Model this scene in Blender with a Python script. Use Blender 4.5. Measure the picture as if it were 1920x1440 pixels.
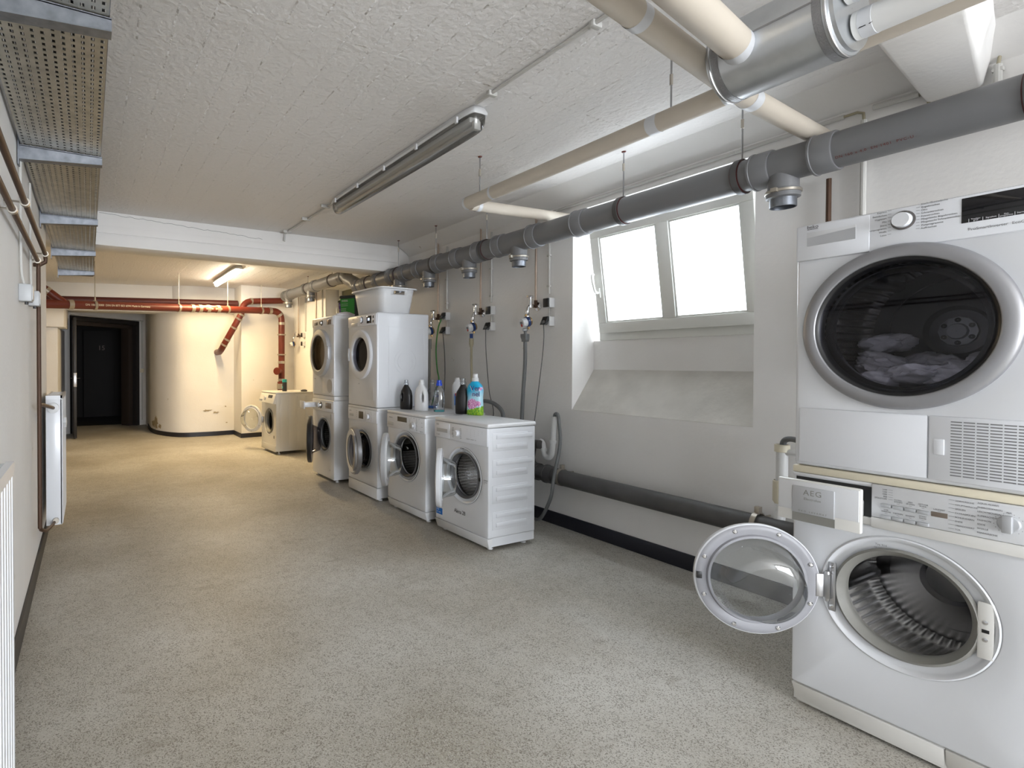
import bpy, bmesh, math, random
from math import sin, cos, pi, radians
from mathutils import Vector, Matrix
random.seed(7)
for o in list(bpy.data.objects): bpy.data.objects.remove(o, do_unlink=True)
C = bpy.context.scene.collection

# ------------------------------------------------------------------ camera, world, lights, exposure
def set_camera():
    ya, pi_, ro = radians(27.823), radians(.764), radians(.109)
    fwd = Vector((sin(ya)*cos(pi_), cos(ya)*cos(pi_), -sin(pi_)))
    r = Vector((cos(ya), -sin(ya), 0)); u = r.cross(fwd)
    r2 = r*cos(ro)+u*sin(ro); u2 = -r*sin(ro)+u*cos(ro)
    cd = bpy.data.cameras.new('camera'); cam = bpy.data.objects.new('camera', cd); C.objects.link(cam)
    cam.matrix_world = Matrix(((r2.x, u2.x, -fwd.x, 0), (r2.y, u2.y, -fwd.y, 0), (r2.z, u2.z, -fwd.z, 1.247), (0, 0, 0, 1)))
    cd.sensor_fit = 'HORIZONTAL'; cd.sensor_width = 36; cd.lens = 36*1013.359/1920
    cd.shift_x = 260.127/1920; cd.shift_y = -24.289/1920
    cd.clip_start = .02
    bpy.context.scene.camera = cam
set_camera()
W = bpy.data.worlds.new('daylight'); bpy.context.scene.world = W; W.use_nodes = True
bg = W.node_tree.nodes['Background']; bg.inputs[0].default_value = (.86, .93, 1, 1); bg.inputs[1].default_value = 5.0
vs = bpy.context.scene.view_settings
vs.view_transform = 'Standard'; vs.look = 'None'; vs.exposure = 0.24; vs.gamma = 1; vs.use_curve_mapping = False
def area(name, loc, target, sx, sy, power, col, portal=False):
    l = bpy.data.lights.new(name, 'AREA'); l.shape = 'RECTANGLE'; l.size = sx; l.size_y = sy; l.energy = power; l.color = col
    o = bpy.data.objects.new(name, l); C.objects.link(o); o.location = loc
    o.rotation_euler = (Vector(target)-Vector(loc)).to_track_quat('-Z', 'Y').to_euler()
    if portal: l.cycles.is_portal = True
    return o
# daylight through the basement windows and the glazed door behind the camera
area('window_daylight', (3.62, 2.27, 1.95), (2.6, 2.27, 1.5), 1.1, .75, 12, (.86, .925, 1))
area('rear_daylight', (1.2, -6.8, 1.15), (1.3, 3, 1.35), 2.6, 1.7, 365, (.89, .935, 1))
area('second_window_daylight', (3.42, -2.35, 1.85), (0, -1.0, 1.1), 1.1, .75, 20, (.86, .925, 1))
area('tube_light_glow', (1.77, 8.0, 2.44), (1.77, 8.0, 0), .08, 1.2, 52, (1, .70, .31))

# ------------------------------------------------------------------ materials
MATS = {}
def nt(name):
    m = bpy.data.materials.new(name); m.use_nodes = True
    n = m.node_tree; n.nodes.clear()
    out = n.nodes.new('ShaderNodeOutputMaterial'); b = n.nodes.new('ShaderNodeBsdfPrincipled')
    n.links.new(b.outputs[0], out.inputs[0]); MATS[name] = m
    return m, n, b, out
def mat(name, col, rough=.5, metal=0, bump=0, bscale=60, var=0, vscale=4, emit=None, coat=0):
    m, n, b, out = nt(name)
    b.inputs['Base Color'].default_value = (*col, 1); b.inputs['Roughness'].default_value = rough; b.inputs['Metallic'].default_value = metal
    if coat: b.inputs['Coat Weight'].default_value = coat; b.inputs['Coat Roughness'].default_value = .08
    if bump or var:
        tc = n.nodes.new('ShaderNodeTexCoord')
    if bump:
        t = n.nodes.new('ShaderNodeTexNoise'); t.inputs['Scale'].default_value = bscale; t.inputs['Detail'].default_value = 4
        n.links.new(tc.outputs['Object'], t.inputs['Vector'])
        bp = n.nodes.new('ShaderNodeBump'); bp.inputs['Strength'].default_value = bump; bp.inputs['Distance'].default_value = .01
        n.links.new(t.outputs['Fac'], bp.inputs['Height']); n.links.new(bp.outputs[0], b.inputs['Normal'])
    if var:
        t = n.nodes.new('ShaderNodeTexNoise'); t.inputs['Scale'].default_value = vscale; t.inputs['Detail'].default_value = 5
        n.links.new(tc.outputs['Object'], t.inputs['Vector'])
        cr = n.nodes.new('ShaderNodeValToRGB'); cr.color_ramp.elements[0].position = .3; cr.color_ramp.elements[1].position = .7
        cr.color_ramp.elements[0].color = (*[c*(1-var) for c in col], 1); cr.color_ramp.elements[1].color = (*[min(1, c*(1+var*.6)) for c in col], 1)
        n.links.new(t.outputs['Fac'], cr.inputs[0]); n.links.new(cr.outputs[0], b.inputs['Base Color'])
    if emit:
        b.inputs['Emission Color'].default_value = (*emit[0], 1); b.inputs['Emission Strength'].default_value = emit[1]
    return m
def glass(name, tint, gloss=.06, rough=.02, fres=True):
    m = bpy.data.materials.new(name); m.use_nodes = True; n = m.node_tree; n.nodes.clear()
    out = n.nodes.new('ShaderNodeOutputMaterial'); mx = n.nodes.new('ShaderNodeMixShader')
    tr = n.nodes.new('ShaderNodeBsdfTransparent'); tr.inputs[0].default_value = (*tint, 1)
    gl = n.nodes.new('ShaderNodeBsdfGlossy'); gl.inputs['Roughness'].default_value = rough
    lw = n.nodes.new('ShaderNodeLayerWeight'); lw.inputs[0].default_value = .25
    ma = n.nodes.new('ShaderNodeMath'); ma.operation = 'MULTIPLY_ADD'; ma.inputs[1].default_value = .75 if fres else .3; ma.inputs[2].default_value = gloss
    n.links.new(lw.outputs['Fresnel'], ma.inputs[0]); n.links.new(ma.outputs[0], mx.inputs[0])
    n.links.new(tr.outputs[0], mx.inputs[1]); n.links.new(gl.outputs[0], mx.inputs[2]); n.links.new(mx.outputs[0], out.inputs[0])
    MATS[name] = m; return m

def mat_wall():
    m, n, b, out = nt('plaster'); b.inputs['Roughness'].default_value = .85
    tc = n.nodes.new('ShaderNodeTexCoord')
    t = n.nodes.new('ShaderNodeTexNoise'); t.inputs['Scale'].default_value = 1.6; t.inputs['Detail'].default_value = 6
    n.links.new(tc.outputs['Object'], t.inputs['Vector'])
    cr = n.nodes.new('ShaderNodeValToRGB'); e = cr.color_ramp.elements
    e[0].position = .3; e[1].position = .72; e[0].color = (.78, .76, .735, 1); e[1].color = (.84, .825, .805, 1)
    n.links.new(t.outputs['Fac'], cr.inputs[0])
    # sparse flaked-paint marks low on the wall
    v = n.nodes.new('ShaderNodeTexNoise'); v.inputs['Scale'].default_value = 9; v.inputs['Detail'].default_value = 8
    n.links.new(tc.outputs['Object'], v.inputs['Vector'])
    r2 = n.nodes.new('ShaderNodeValToRGB'); r2.color_ramp.elements[0].position = .74; r2.color_ramp.elements[1].position = .77
    n.links.new(v.outputs['Fac'], r2.inputs[0])
    mx = n.nodes.new('ShaderNodeMixRGB'); mx.inputs[2].default_value = (.55, .50, .43, 1)
    n.links.new(r2.outputs[0], mx.inputs[0]); n.links.new(cr.outputs[0], mx.inputs[1]); n.links.new(mx.outputs[0], b.inputs['Base Color'])
    t2 = n.nodes.new('ShaderNodeTexNoise'); t2.inputs['Scale'].default_value = 45; t2.inputs['Detail'].default_value = 6
    n.links.new(tc.outputs['Object'], t2.inputs['Vector'])
    bp = n.nodes.new('ShaderNodeBump'); bp.inputs['Strength'].default_value = .13; bp.inputs['Distance'].default_value = .01
    n.links.new(t2.outputs['Fac'], bp.inputs['Height']); n.links.new(bp.outputs[0], b.inputs['Normal'])
    return m
def mat_ceiling():
    m, n, b, out = nt('board_marked_concrete'); b.inputs['Roughness'].default_value = .62
    b.inputs['Base Color'].default_value = (.79, .765, .742, 1)
    L = n.links.new
    tc = n.nodes.new('ShaderNodeTexCoord'); sp = n.nodes.new('ShaderNodeSeparateXYZ'); L(tc.outputs['Object'], sp.inputs[0])
    ns = n.nodes.new('ShaderNodeTexNoise'); ns.inputs['Scale'].default_value = 2.2; ns.inputs['Detail'].default_value = 3; L(tc.outputs['Object'], ns.inputs['Vector'])
    def mth(op, a, bb=None, v=None):
        k = n.nodes.new('ShaderNodeMath'); k.operation = op
        L(a, k.inputs[0])
        if bb is not None: L(bb, k.inputs[1])
        elif v is not None: k.inputs[1].default_value = v
        return k.outputs[0]
    w = mth('MULTIPLY', ns.outputs['Fac'], v=.02)
    x = mth('ADD', sp.outputs['X'], w); f = mth('FRACT', mth('DIVIDE', x, v=.125))
    d = mth('ABSOLUTE', mth('SUBTRACT', f, v=.5))          # 0 in the middle of a ridge
    ridge = mth('LESS_THAN', d, v=.035)
    n2 = n.nodes.new('ShaderNodeTexNoise'); n2.inputs['Scale'].default_value = 9; n2.inputs['Detail'].default_value = 5; L(tc.outputs['Object'], n2.inputs['Vector'])
    broken = n.nodes.new('ShaderNodeMapRange'); broken.inputs[1].default_value = .42; broken.inputs[2].default_value = .6; L(n2.outputs['Fac'], broken.inputs[0])
    h1 = mth('MULTIPLY', ridge, broken.outputs[0])
    # cross joints every 1.3 m
    fy = mth('ABSOLUTE', mth('SUBTRACT', mth('FRACT', mth('DIVIDE', mth('ADD', sp.outputs['Y'], w), v=1.35)), v=.5))
    h2 = mth('MULTIPLY', mth('LESS_THAN', fy, v=.004), broken.outputs[0])
    n3 = n.nodes.new('ShaderNodeTexNoise'); n3.inputs['Scale'].default_value = 38; n3.inputs['Detail'].default_value = 6; L(tc.outputs['Object'], n3.inputs['Vector'])
    h3 = mth('MULTIPLY', n3.outputs['Fac'], v=.55)
    h = mth('ADD', mth('ADD', h1, h2), h3)
    bp = n.nodes.new('ShaderNodeBump'); bp.inputs['Strength'].default_value = 1.0; bp.inputs['Distance'].default_value = .010
    L(h, bp.inputs['Height']); L(bp.outputs[0], b.inputs['Normal'])
    return m
def mat_floor():
    m, n, b, out = nt('speckled_coating'); b.inputs['Roughness'].default_value = .5
    b.inputs['Specular IOR Level'].default_value = .3
    L = n.links.new; tc = n.nodes.new('ShaderNodeTexCoord')
    big = n.nodes.new('ShaderNodeTexNoise'); big.inputs['Scale'].default_value = 1.1; big.inputs['Detail'].default_value = 6; L(tc.outputs['Object'], big.inputs['Vector'])
    cr = n.nodes.new('ShaderNodeValToRGB'); e = cr.color_ramp.elements
    e[0].position = .32; e[1].position = .64; e[0].color = (.37, .34, .28, 1); e[1].color = (.575, .56, .515, 1)
    L(big.outputs['Fac'], cr.inputs[0])
    sp = n.nodes.new('ShaderNodeTexVoronoi'); sp.inputs['Scale'].default_value = 290; L(tc.outputs['Object'], sp.inputs['Vector'])
    sc_ = n.nodes.new('ShaderNodeSeparateColor'); L(sp.outputs['Color'], sc_.inputs[0])
    dn = n.nodes.new('ShaderNodeTexNoise'); dn.inputs['Scale'].default_value = 14; dn.inputs['Detail'].default_value = 6; L(tc.outputs['Object'], dn.inputs['Vector'])
    th = n.nodes.new('ShaderNodeMath'); th.operation = 'MULTIPLY_ADD'; th.inputs[1].default_value = -.8; th.inputs[2].default_value = 1.13; L(dn.outputs['Fac'], th.inputs[0])
    gt = n.nodes.new('ShaderNodeMath'); gt.operation = 'GREATER_THAN'; L(sc_.outputs[0], gt.inputs[0]); L(th.outputs[0], gt.inputs[1])
    md = n.nodes.new('ShaderNodeMath'); md.operation = 'MULTIPLY'; md.inputs[1].default_value = .72; L(gt.outputs[0], md.inputs[0])
    mx = n.nodes.new('ShaderNodeMixRGB'); mx.inputs[2].default_value = (.17, .145, .115, 1)
    L(md.outputs[0], mx.inputs[0]); L(cr.outputs[0], mx.inputs[1])
    gl = n.nodes.new('ShaderNodeMath'); gl.operation = 'GREATER_THAN'; gl.inputs[1].default_value = .72; L(sc_.outputs[1], gl.inputs[0])
    md2 = n.nodes.new('ShaderNodeMath'); md2.operation = 'MULTIPLY'; md2.inputs[1].default_value = .4; L(gl.outputs[0], md2.inputs[0])
    mx2 = n.nodes.new('ShaderNodeMixRGB'); mx2.inputs[2].default_value = (.66, .64, .59, 1); L(md2.outputs[0], mx2.inputs[0]); L(mx.outputs[0], mx2.inputs[1])
    # worn scuffs
    sc = n.nodes.new('ShaderNodeTexNoise'); sc.inputs['Scale'].default_value = 3.2; sc.inputs['Detail'].default_value = 9; sc.inputs['Roughness'].default_value = .7
    mp2 = n.nodes.new('ShaderNodeMapping'); mp2.inputs['Scale'].default_value = (.6, 1.6, 1); mp2.inputs['Rotation'].default_value = (0, 0, .5); L(tc.outputs['Object'], mp2.inputs[0]); L(mp2.outputs[0], sc.inputs['Vector'])
    r4 = n.nodes.new('ShaderNodeValToRGB'); r4.color_ramp.elements[0].position = .60; r4.color_ramp.elements[1].position = .74; L(sc.outputs['Fac'], r4.inputs[0])
    mx3 = n.nodes.new('ShaderNodeMixRGB'); mx3.inputs[2].default_value = (.22, .185, .14, 1)
    md3 = n.nodes.new('ShaderNodeMath'); md3.operation = 'MULTIPLY'; md3.inputs[1].default_value = .6; L(r4.outputs[0], md3.inputs[0]); L(md3.outputs[0], mx3.inputs[0]); L(mx2.outputs[0], mx3.inputs[1])
    L(mx3.outputs[0], b.inputs['Base Color'])
    bp = n.nodes.new('ShaderNodeBump'); bp.inputs['Strength'].default_value = .15; bp.inputs['Distance'].default_value = .002; L(sp.outputs['Distance'], bp.inputs['Height']); L(bp.outputs[0], b.inputs['Normal'])
    return m
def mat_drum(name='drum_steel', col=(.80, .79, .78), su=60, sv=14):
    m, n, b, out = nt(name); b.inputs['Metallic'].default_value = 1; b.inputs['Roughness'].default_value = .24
    L = n.links.new; uv = n.nodes.new('ShaderNodeUVMap'); sp = n.nodes.new('ShaderNodeSeparateXYZ'); L(uv.outputs[0], sp.inputs[0])
    def mth(op, a, bb=None, v=None):
        k = n.nodes.new('ShaderNodeMath'); k.operation = op; L(a, k.inputs[0])
        if bb is not None: L(bb, k.inputs[1])
        elif v is not None: k.inputs[1].default_value = v
        return k.outputs[0]
    fu = mth('SUBTRACT', mth('FRACT', mth('MULTIPLY', sp.outputs[0], v=su)), v=.5); fv = mth('SUBTRACT', mth('FRACT', mth('MULTIPLY', sp.outputs[1], v=sv)), v=.5)
    r = mth('SQRT', mth('ADD', mth('POWER', fu, v=2), mth('POWER', fv, v=2)))
    hole = mth('LESS_THAN', r, v=.24)
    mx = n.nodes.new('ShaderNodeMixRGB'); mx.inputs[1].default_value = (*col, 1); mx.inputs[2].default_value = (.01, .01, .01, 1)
    L(hole, mx.inputs[0]); L(mx.outputs[0], b.inputs['Base Color'])
    bp = n.nodes.new('ShaderNodeBump'); bp.inputs['Strength'].default_value = .6; bp.inputs['Distance'].default_value = .004
    sm = n.nodes.new('ShaderNodeMapRange'); sm.inputs[1].default_value = .18; sm.inputs[2].default_value = .45; L(r, sm.inputs[0]); L(sm.outputs[0], bp.inputs['Height']); L(bp.outputs[0], b.inputs['Normal'])
    return m
def mat_label():   # floral printed sleeve of the softener bottle
    m, n, b, out = nt('printed_sleeve'); b.inputs['Roughness'].default_value = .3
    L = n.links.new; tc = n.nodes.new('ShaderNodeTexCoord'); sp = n.nodes.new('ShaderNodeSeparateXYZ'); L(tc.outputs['Object'], sp.inputs[0])
    def mth(op, a, bb=None, v=None):
        k = n.nodes.new('ShaderNodeMath'); k.operation = op; L(a, k.inputs[0])
        if bb is not None: L(bb, k.inputs[1])
        elif v is not None: k.inputs[1].default_value = v
        return k.outputs[0]
    ns = n.nodes.new('ShaderNodeTexNoise'); ns.inputs['Scale'].default_value = 60; ns.inputs['Detail'].default_value = 3; L(tc.outputs['Object'], ns.inputs['Vector'])
    X, Z, N = sp.outputs['X'], sp.outputs['Z'], ns.outputs['Fac']
    def mix(f, a, c):
        k = n.nodes.new('ShaderNodeMixRGB'); L(f, k.inputs[0])
        if hasattr(a, 'default_value') or not isinstance(a, tuple): L(a, k.inputs[1])
        else: k.inputs[1].default_value = (*a, 1)
        if isinstance(c, tuple): k.inputs[2].default_value = (*c, 1)
        else: L(c, k.inputs[2])
        return k.outputs[0]
    sky = n.nodes.new('ShaderNodeMapRange'); sky.inputs[1].default_value = .20; sky.inputs[2].default_value = .12; L(mth('ADD', Z, mth('MULTIPLY', X, v=-.5)), sky.inputs[0])
    col = mix(sky.outputs[0], (.01, .42, .72), (.50, .78, .90))
    def flower(cx, cz, r):
        d = mth('SQRT', mth('ADD', mth('POWER', mth('SUBTRACT', X, v=cx), v=2), mth('POWER', mth('SUBTRACT', Z, v=cz), v=2)))
        d = mth('ADD', d, mth('MULTIPLY', N, v=.022)); return mth('LESS_THAN', d, v=r+.011), d
    wv = n.nodes.new('ShaderNodeTexNoise'); wv.inputs['Scale'].default_value = 130; L(tc.outputs['Object'], wv.inputs['Vector'])
    pk = n.nodes.new('ShaderNodeMapRange'); pk.inputs[1].default_value = .42; pk.inputs[2].default_value = .58; L(wv.outputs['Fac'], pk.inputs[0])
    pink = mix(pk.outputs[0], (.50, .08, .36), (.88, .60, .80))
    for c in ((-.010, .085, .042), (.035, .09, .022), (.052, .205, .012), (-.02, .275, .012)):
        f, d = flower(*c); col = mix(f, col, pink)
    g = mth('LESS_THAN', mth('ADD', Z, mth('MULTIPLY', N, v=.03)), mth('ADD', mth('MULTIPLY', X, v=.35), v=.062)) if 0 else None
    gz = mth('SUBTRACT', mth('ADD', Z, mth('MULTIPLY', N, v=.03)), mth('MULTIPLY', X, v=.30)); gr = mix(pk.outputs[0], (.05, .30, .03), (.42, .62, .04))
    col = mix(mth('LESS_THAN', gz, v=.066), col, gr)
    L(col, b.inputs['Base Color'])
    return m
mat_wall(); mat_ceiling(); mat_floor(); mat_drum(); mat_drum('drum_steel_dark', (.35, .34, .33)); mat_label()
mat('enamel', (.72, .735, .765), .28, coat=.3)
mat('enamel_warm', (.72, .71, .68), .3, coat=.3)
mat('panel_white', (.73, .745, .78), .35)
mat('plastic_white', (.72, .725, .735), .4)
mat('plastic_cream', (.74, .68, .53), .45)
mat('plastic_silver', (.50, .51, .53), .38, .35)
mat('plastic_paleSilver', (.68, .69, .71), .4, .1)
mat('ring_silver', (.33, .33, .345), .36, .5)
mat('ring_dark', (.16, .15, .15), .25, .5)
mat('door_inner', (.28, .28, .30), .42)
mat('gasket_grey', (.24, .235, .215), .55)
mat('gasket_dark', (.10, .10, .105), .5)
mat('chrome', (.75, .75, .76), .12, 1)
mat('steel', (.52, .52, .53), .33, 1)
mat('plain_steel_dark', (.40, .40, .41), .22, 1)
mat('galvanized', (.24, .255, .285), .42, .85, var=.22, vscale=30)
mat('tray_steel', (.46, .44, .38), .38, .8, var=.18, vscale=18)
mat('tank_steel', (.60, .62, .64), .3, .85, var=.08, vscale=12)
mat('foil_tape', (.30, .30, .31), .4, .8, bump=.3, bscale=200)
mat('drum_plate_dark', (.10, .10, .105), .35, .9)
mat('brass', (.42, .28, .12), .35, .8)
mat('copper_dark', (.085, .046, .028), .55, .4)
mat('copper_pale', (.42, .33, .27), .38, .7)
mat('black_plastic', (.012, .012, .013), .35)
mat('black_matte', (.02, .02, .02), .7)
mat('display_black', (.01, .01, .012), .06)
mat('display_olive', (.10, .09, .07), .2)
mat('rubber', (.03, .03, .03), .6)
mat('pvc_grey', (.17, .17, .175), .42, bump=.02)
mat('pvc_dark', (.075, .073, .072), .5, bump=.05, var=.2, vscale=8)
mat('duct_beige', (.56, .50, .42), .65, var=.04)
mat('tape_white', (.62, .63, .65), .4)
mat('white_pipe', (.74, .74, .73), .4)
mat('cast_red', (.13, .020, .010), .42, var=.12, vscale=9)
mat('cast_dark_red', (.065, .010, .008), .5)
mat('clamp_steel', (.46, .42, .36), .35, .8)
mat('baseboard_navy', (.012, .013, .022), .45)
mat('baseboard_grey', (.05, .047, .045), .6)
mat('door_black', (.018, .016, .016), .45)
mat('corridor_painted_shade', (.008, .006, .0055), .8)  # near-black colour stands in for a corridor that gets no light
mat('door_brown', (.035, .024, .018), .55)
mat('frame_white', (.76, .76, .72), .4)
mat('conduit', (.56, .55, .52), .5)
mat('box_grey', (.48, .49, .50), .4)
mat('hose_grey', (.16, .165, .17), .45)
mat('hose_tan', (.36, .32, .22), .5)
mat('cable_green', (.05, .26, .05), .5)
mat('cable_grey', (.12, .12, .12), .5)
mat('blue_cap', (.01, .06, .55), .3)
mat('blue_nut', (.01, .05, .22), .4)
mat('meter_blue', (.01, .035, .14), .3)
mat('tub_green', (.03, .30, .05), .4)
mat('tub_purple', (.10, .05, .32), .4)
mat('tub_dark', (.018, .03, .03), .35)
mat('print_grey', (.22, .22, .23), .6)
mat('print_dark', (.03, .03, .035), .6)
mat('print_light', (.75, .75, .78), .5)
mat('print_navy', (.02, .03, .25), .5)
mat('print_red', (.5, .03, .02), .5)
mat('sticker_blue', (.0, .15, .55), .5)
mat('label_lilac', (.50, .48, .66), .5)
mat('teal', (.03, .40, .38), .4)
mat('cloth', (.78, .77, .80), .9, bump=.4, bscale=40)
mat('fluor', (1, 1, 1), .5, emit=((1, .90, .70), 42))
mat('plaster_stain', (.36, .29, .18), .9)
mat('sill_plaster', (.60, .575, .53), .85, bump=.3, bscale=25, var=.10, vscale=6)
mat('screen_icon', (.5, .6, .9), .4, emit=((.5, .65, 1), 1.5))
mat('led_green', (.1, .8, .05), .4, emit=((.15, 1, .05), 3))
mat('display_lcd', (.20, .16, .13), .15)
mat('number_grey', (.16, .12, .11), .6)
glass('bowl_glass', (.93, .95, .96), .05)
glass('smoked_glass', (.56, .56, .61), .02, .02, False)
glass('bronze_glass', (.62, .56, .45), .06)
glass('cover_acrylic', (.86, .85, .82), .10, .12)
glass('clear_plastic', (.86, .90, .95), .08, .08)
def frosted():
    m = bpy.data.materials.new('frosted_glass'); m.use_nodes = True; n = m.node_tree; n.nodes.clear(); L = n.links.new
    out = n.nodes.new('ShaderNodeOutputMaterial'); mx = n.nodes.new('ShaderNodeMixShader'); mx.inputs[0].default_value = .35
    tr = n.nodes.new('ShaderNodeBsdfTransparent'); tl = n.nodes.new('ShaderNodeBsdfTranslucent'); tl.inputs[0].default_value = (.95, .98, 1, 1)
    t = n.nodes.new('ShaderNodeTexNoise'); t.inputs['Scale'].default_value = 90; bp = n.nodes.new('ShaderNodeBump'); bp.inputs['Strength'].default_value = .5; L(t.outputs['Fac'], bp.inputs['Height']); L(bp.outputs[0], tl.inputs['Normal'])
    L(tr.outputs[0], mx.inputs[1]); L(tl.outputs[0], mx.inputs[2]); L(mx.outputs[0], out.inputs[0]); MATS['frosted_glass'] = m
frosted()

# ------------------------------------------------------------------ mesh helpers
class MB:
    def __init__(s): s.bm = bmesh.new(); s.uv = s.bm.loops.layers.uv.new('UVMap')
    def box(s, x0, x1, y0, y1, z0, z1):
        v = [s.bm.verts.new((x, y, z)) for x in (x0, x1) for y in (y0, y1) for z in (z0, z1)]
        for f in ((0, 1, 3, 2), (4, 6, 7, 5), (0, 4, 5, 1), (2, 3, 7, 6), (0, 2, 6, 4), (1, 5, 7, 3)): s.bm.faces.new([v[i] for i in f])
        return s
    def hexa(s, lo, hi):     # two quads (lists of 4 points)
        a = [s.bm.verts.new(p) for p in lo]; b = [s.bm.verts.new(p) for p in hi]
        s.bm.faces.new(a[::-1]); s.bm.faces.new(b)
        for i in range(4): s.bm.faces.new((a[i], a[(i+1) % 4], b[(i+1) % 4], b[i]))
        return s
    def prism(s, pts, h, axis=2, o=0):      # polygon (a,b) extruded from o to o+h along axis
        def P(a, b, c): return {2: (a, b, c), 1: (a, c, b), 0: (c, a, b)}[axis]
        A = [s.bm.verts.new(P(a, b, o)) for a, b in pts]; B = [s.bm.verts.new(P(a, b, o+h)) for a, b in pts]
        s.bm.faces.new(A[::-1]); s.bm.faces.new(B); n = len(pts)
        for i in range(n): s.bm.faces.new((A[i], A[(i+1) % n], B[(i+1) % n], B[i]))
        return s
    def tube(s, pts, r, seg=16, caps=True, radii=None):
        pts = [Vector(p) for p in pts]; n = len(pts); rings = []
        t0 = (pts[1]-pts[0]).normalized(); up = Vector((0, 0, 1)) if abs(t0.z) < .9 else Vector((1, 0, 0))
        a = t0.cross(up).normalized()
        for i, p in enumerate(pts):
            t = (pts[min(i+1, n-1)]-pts[max(i-1, 0)]).normalized()
            a = (a-t*a.dot(t)).normalized(); b = t.cross(a); rr = radii[i] if radii else r
            k = 1.0
            if 0 < i < n-1:
                c = (pts[i]-pts[i-1]).normalized().dot((pts[i+1]-pts[i]).normalized()); k = 1/max(.5, math.sqrt((1+c)/2)) if c < .99 else 1
            rings.append([s.bm.verts.new(p+(a*cos(2*pi*j/seg)+b*sin(2*pi*j/seg))*rr) for j in range(seg)])
        for i in range(n-1):
            for j in range(seg):
                s.bm.faces.new((rings[i][j], rings[i][(j+1) % seg], rings[i+1][(j+1) % seg], rings[i+1][j]))
        if caps: s.bm.faces.new(rings[0][::-1]); s.bm.faces.new(rings[-1])
        return s
    def lathe(s, prof, c=(0, 0, 0), axis='z', seg=48, cap0=False, cap1=False):   # prof: (r, h)
        rings = []
        def P(r, h, a):
            if axis == 'z': return (c[0]+r*cos(a), c[1]+r*sin(a), c[2]+h)
            if axis == 'y': return (c[0]+r*cos(a), c[1]+h, c[2]+r*sin(a))
            return (c[0]+h, c[1]+r*cos(a), c[2]+r*sin(a))
        for r, h in prof:
            rings.append([s.bm.verts.new(P(max(r, 1e-5), h, 2*pi*j/seg)) for j in range(seg)])
        for i in range(len(prof)-1):
            for j in range(seg):
                f = s.bm.faces.new((rings[i][j], rings[i][(j+1) % seg], rings[i+1][(j+1) % seg], rings[i+1][j]))
                for lp, (uu, vv) in zip(f.loops, ((j/seg, i), ((j+1)/seg, i), ((j+1)/seg, i+1), (j/seg, i+1))): lp[s.uv].uv = (uu, vv)
        if cap0: s.bm.faces.new(rings[0])
        if cap1: s.bm.faces.new(rings[-1])
        return s
    def oval(s, secs, seg=28, p=2.0, c=(0, 0)):   # loft of (z, half width, half depth[, x offset])
        rings = []
        for sec in secs:
            z, a, b = sec[:3]; ox = sec[3] if len(sec) > 3 else 0
            rg = []
            for j in range(seg):
                t = 2*pi*j/seg; ct, st = cos(t), sin(t)
                rg.append(s.bm.verts.new((c[0]+ox+a*math.copysign(abs(ct)**(2/p), ct), c[1]+b*math.copysign(abs(st)**(2/p), st), z)))
            rings.append(rg)
        for i in range(len(secs)-1):
            for j in range(seg): s.bm.faces.new((rings[i][j], rings[i][(j+1) % seg], rings[i+1][(j+1) % seg], rings[i+1][j]))
        s.bm.faces.new(rings[0][::-1]); s.bm.faces.new(rings[-1])
        return s
    def plate(s, w, h, holes_cx, holes_cz, r, y0, y1, x0=0, z0=0, seg=64, close_back=False):
        # rectangular slab [x0,x0+w]x[z0,z0+h] from y0 (front) to y1 with a round hole
        cx, cz = holes_cx, holes_cz
        angs = [2*pi*i/seg for i in range(seg)]
        corners = [(x0, z0), (x0+w, z0), (x0+w, z0+h), (x0, z0+h)]
        ca = [math.atan2(b-cz, a-cx) % (2*pi) for a, b in corners]
        for q in ca:
            i = min(range(len(angs)), key=lambda k: abs(angs[k]-q)); angs[i] = q
        angs.sort(); n = len(angs)
        def rect(a):
            dx, dz = cos(a), sin(a); t = 1e9
            if dx > 1e-9: t = min(t, (x0+w-cx)/dx)
            if dx < -1e-9: t = min(t, (x0-cx)/dx)
            if dz > 1e-9: t = min(t, (z0+h-cz)/dz)
            if dz < -1e-9: t = min(t, (z0-cz)/dz)
            return (cx+dx*t, cz+dz*t)
        I = [s.bm.verts.new((cx+r*cos(a), y0, cz+r*sin(a))) for a in angs]
        I2 = [s.bm.verts.new((cx+r*cos(a), y0+.02, cz+r*sin(a))) for a in angs]
        O = [s.bm.verts.new((rect(a)[0], y0, rect(a)[1])) for a in angs]
        O2 = [s.bm.verts.new((rect(a)[0], y1, rect(a)[1])) for a in angs]
        for i in range(n):
            j = (i+1) % n
            s.bm.faces.new((I[i], O[i], O[j], I[j])); s.bm.faces.new((I2[i], I[i], I[j], I2[j])); s.bm.faces.new((O[i], O2[i], O2[j], O[j]))
        if close_back: s.bm.faces.new(O2)
        return s
    def build(s, name, m, parent=None, loc=None, rot=None, bevel=0, bseg=2, ang=35, smooth=True):
        bm = s.bm
        bmesh.ops.recalc_face_normals(bm, faces=bm.faces[:])
        if bevel:
            es = [e for e in bm.edges if len(e.link_faces) == 2 and e.calc_face_angle(0) > radians(40)]
            bmesh.ops.bevel(bm, geom=es, offset=bevel, segments=bseg, profile=.5, affect='EDGES', clamp_overlap=True)
        for f in bm.faces: f.smooth = smooth
        for e in bm.edges:
            if len(e.link_faces) == 2 and e.calc_face_angle(0) > radians(ang): e.smooth = False
        me = bpy.data.meshes.new(name); bm.to_mesh(me); bm.free()
        o = bpy.data.objects.new(name, me); me.materials.append(MATS[m] if isinstance(m, str) else m); C.objects.link(o)
        if parent: o.parent = parent
        if loc: o.location = loc
        if rot: o.rotation_euler = rot
        return o
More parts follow.
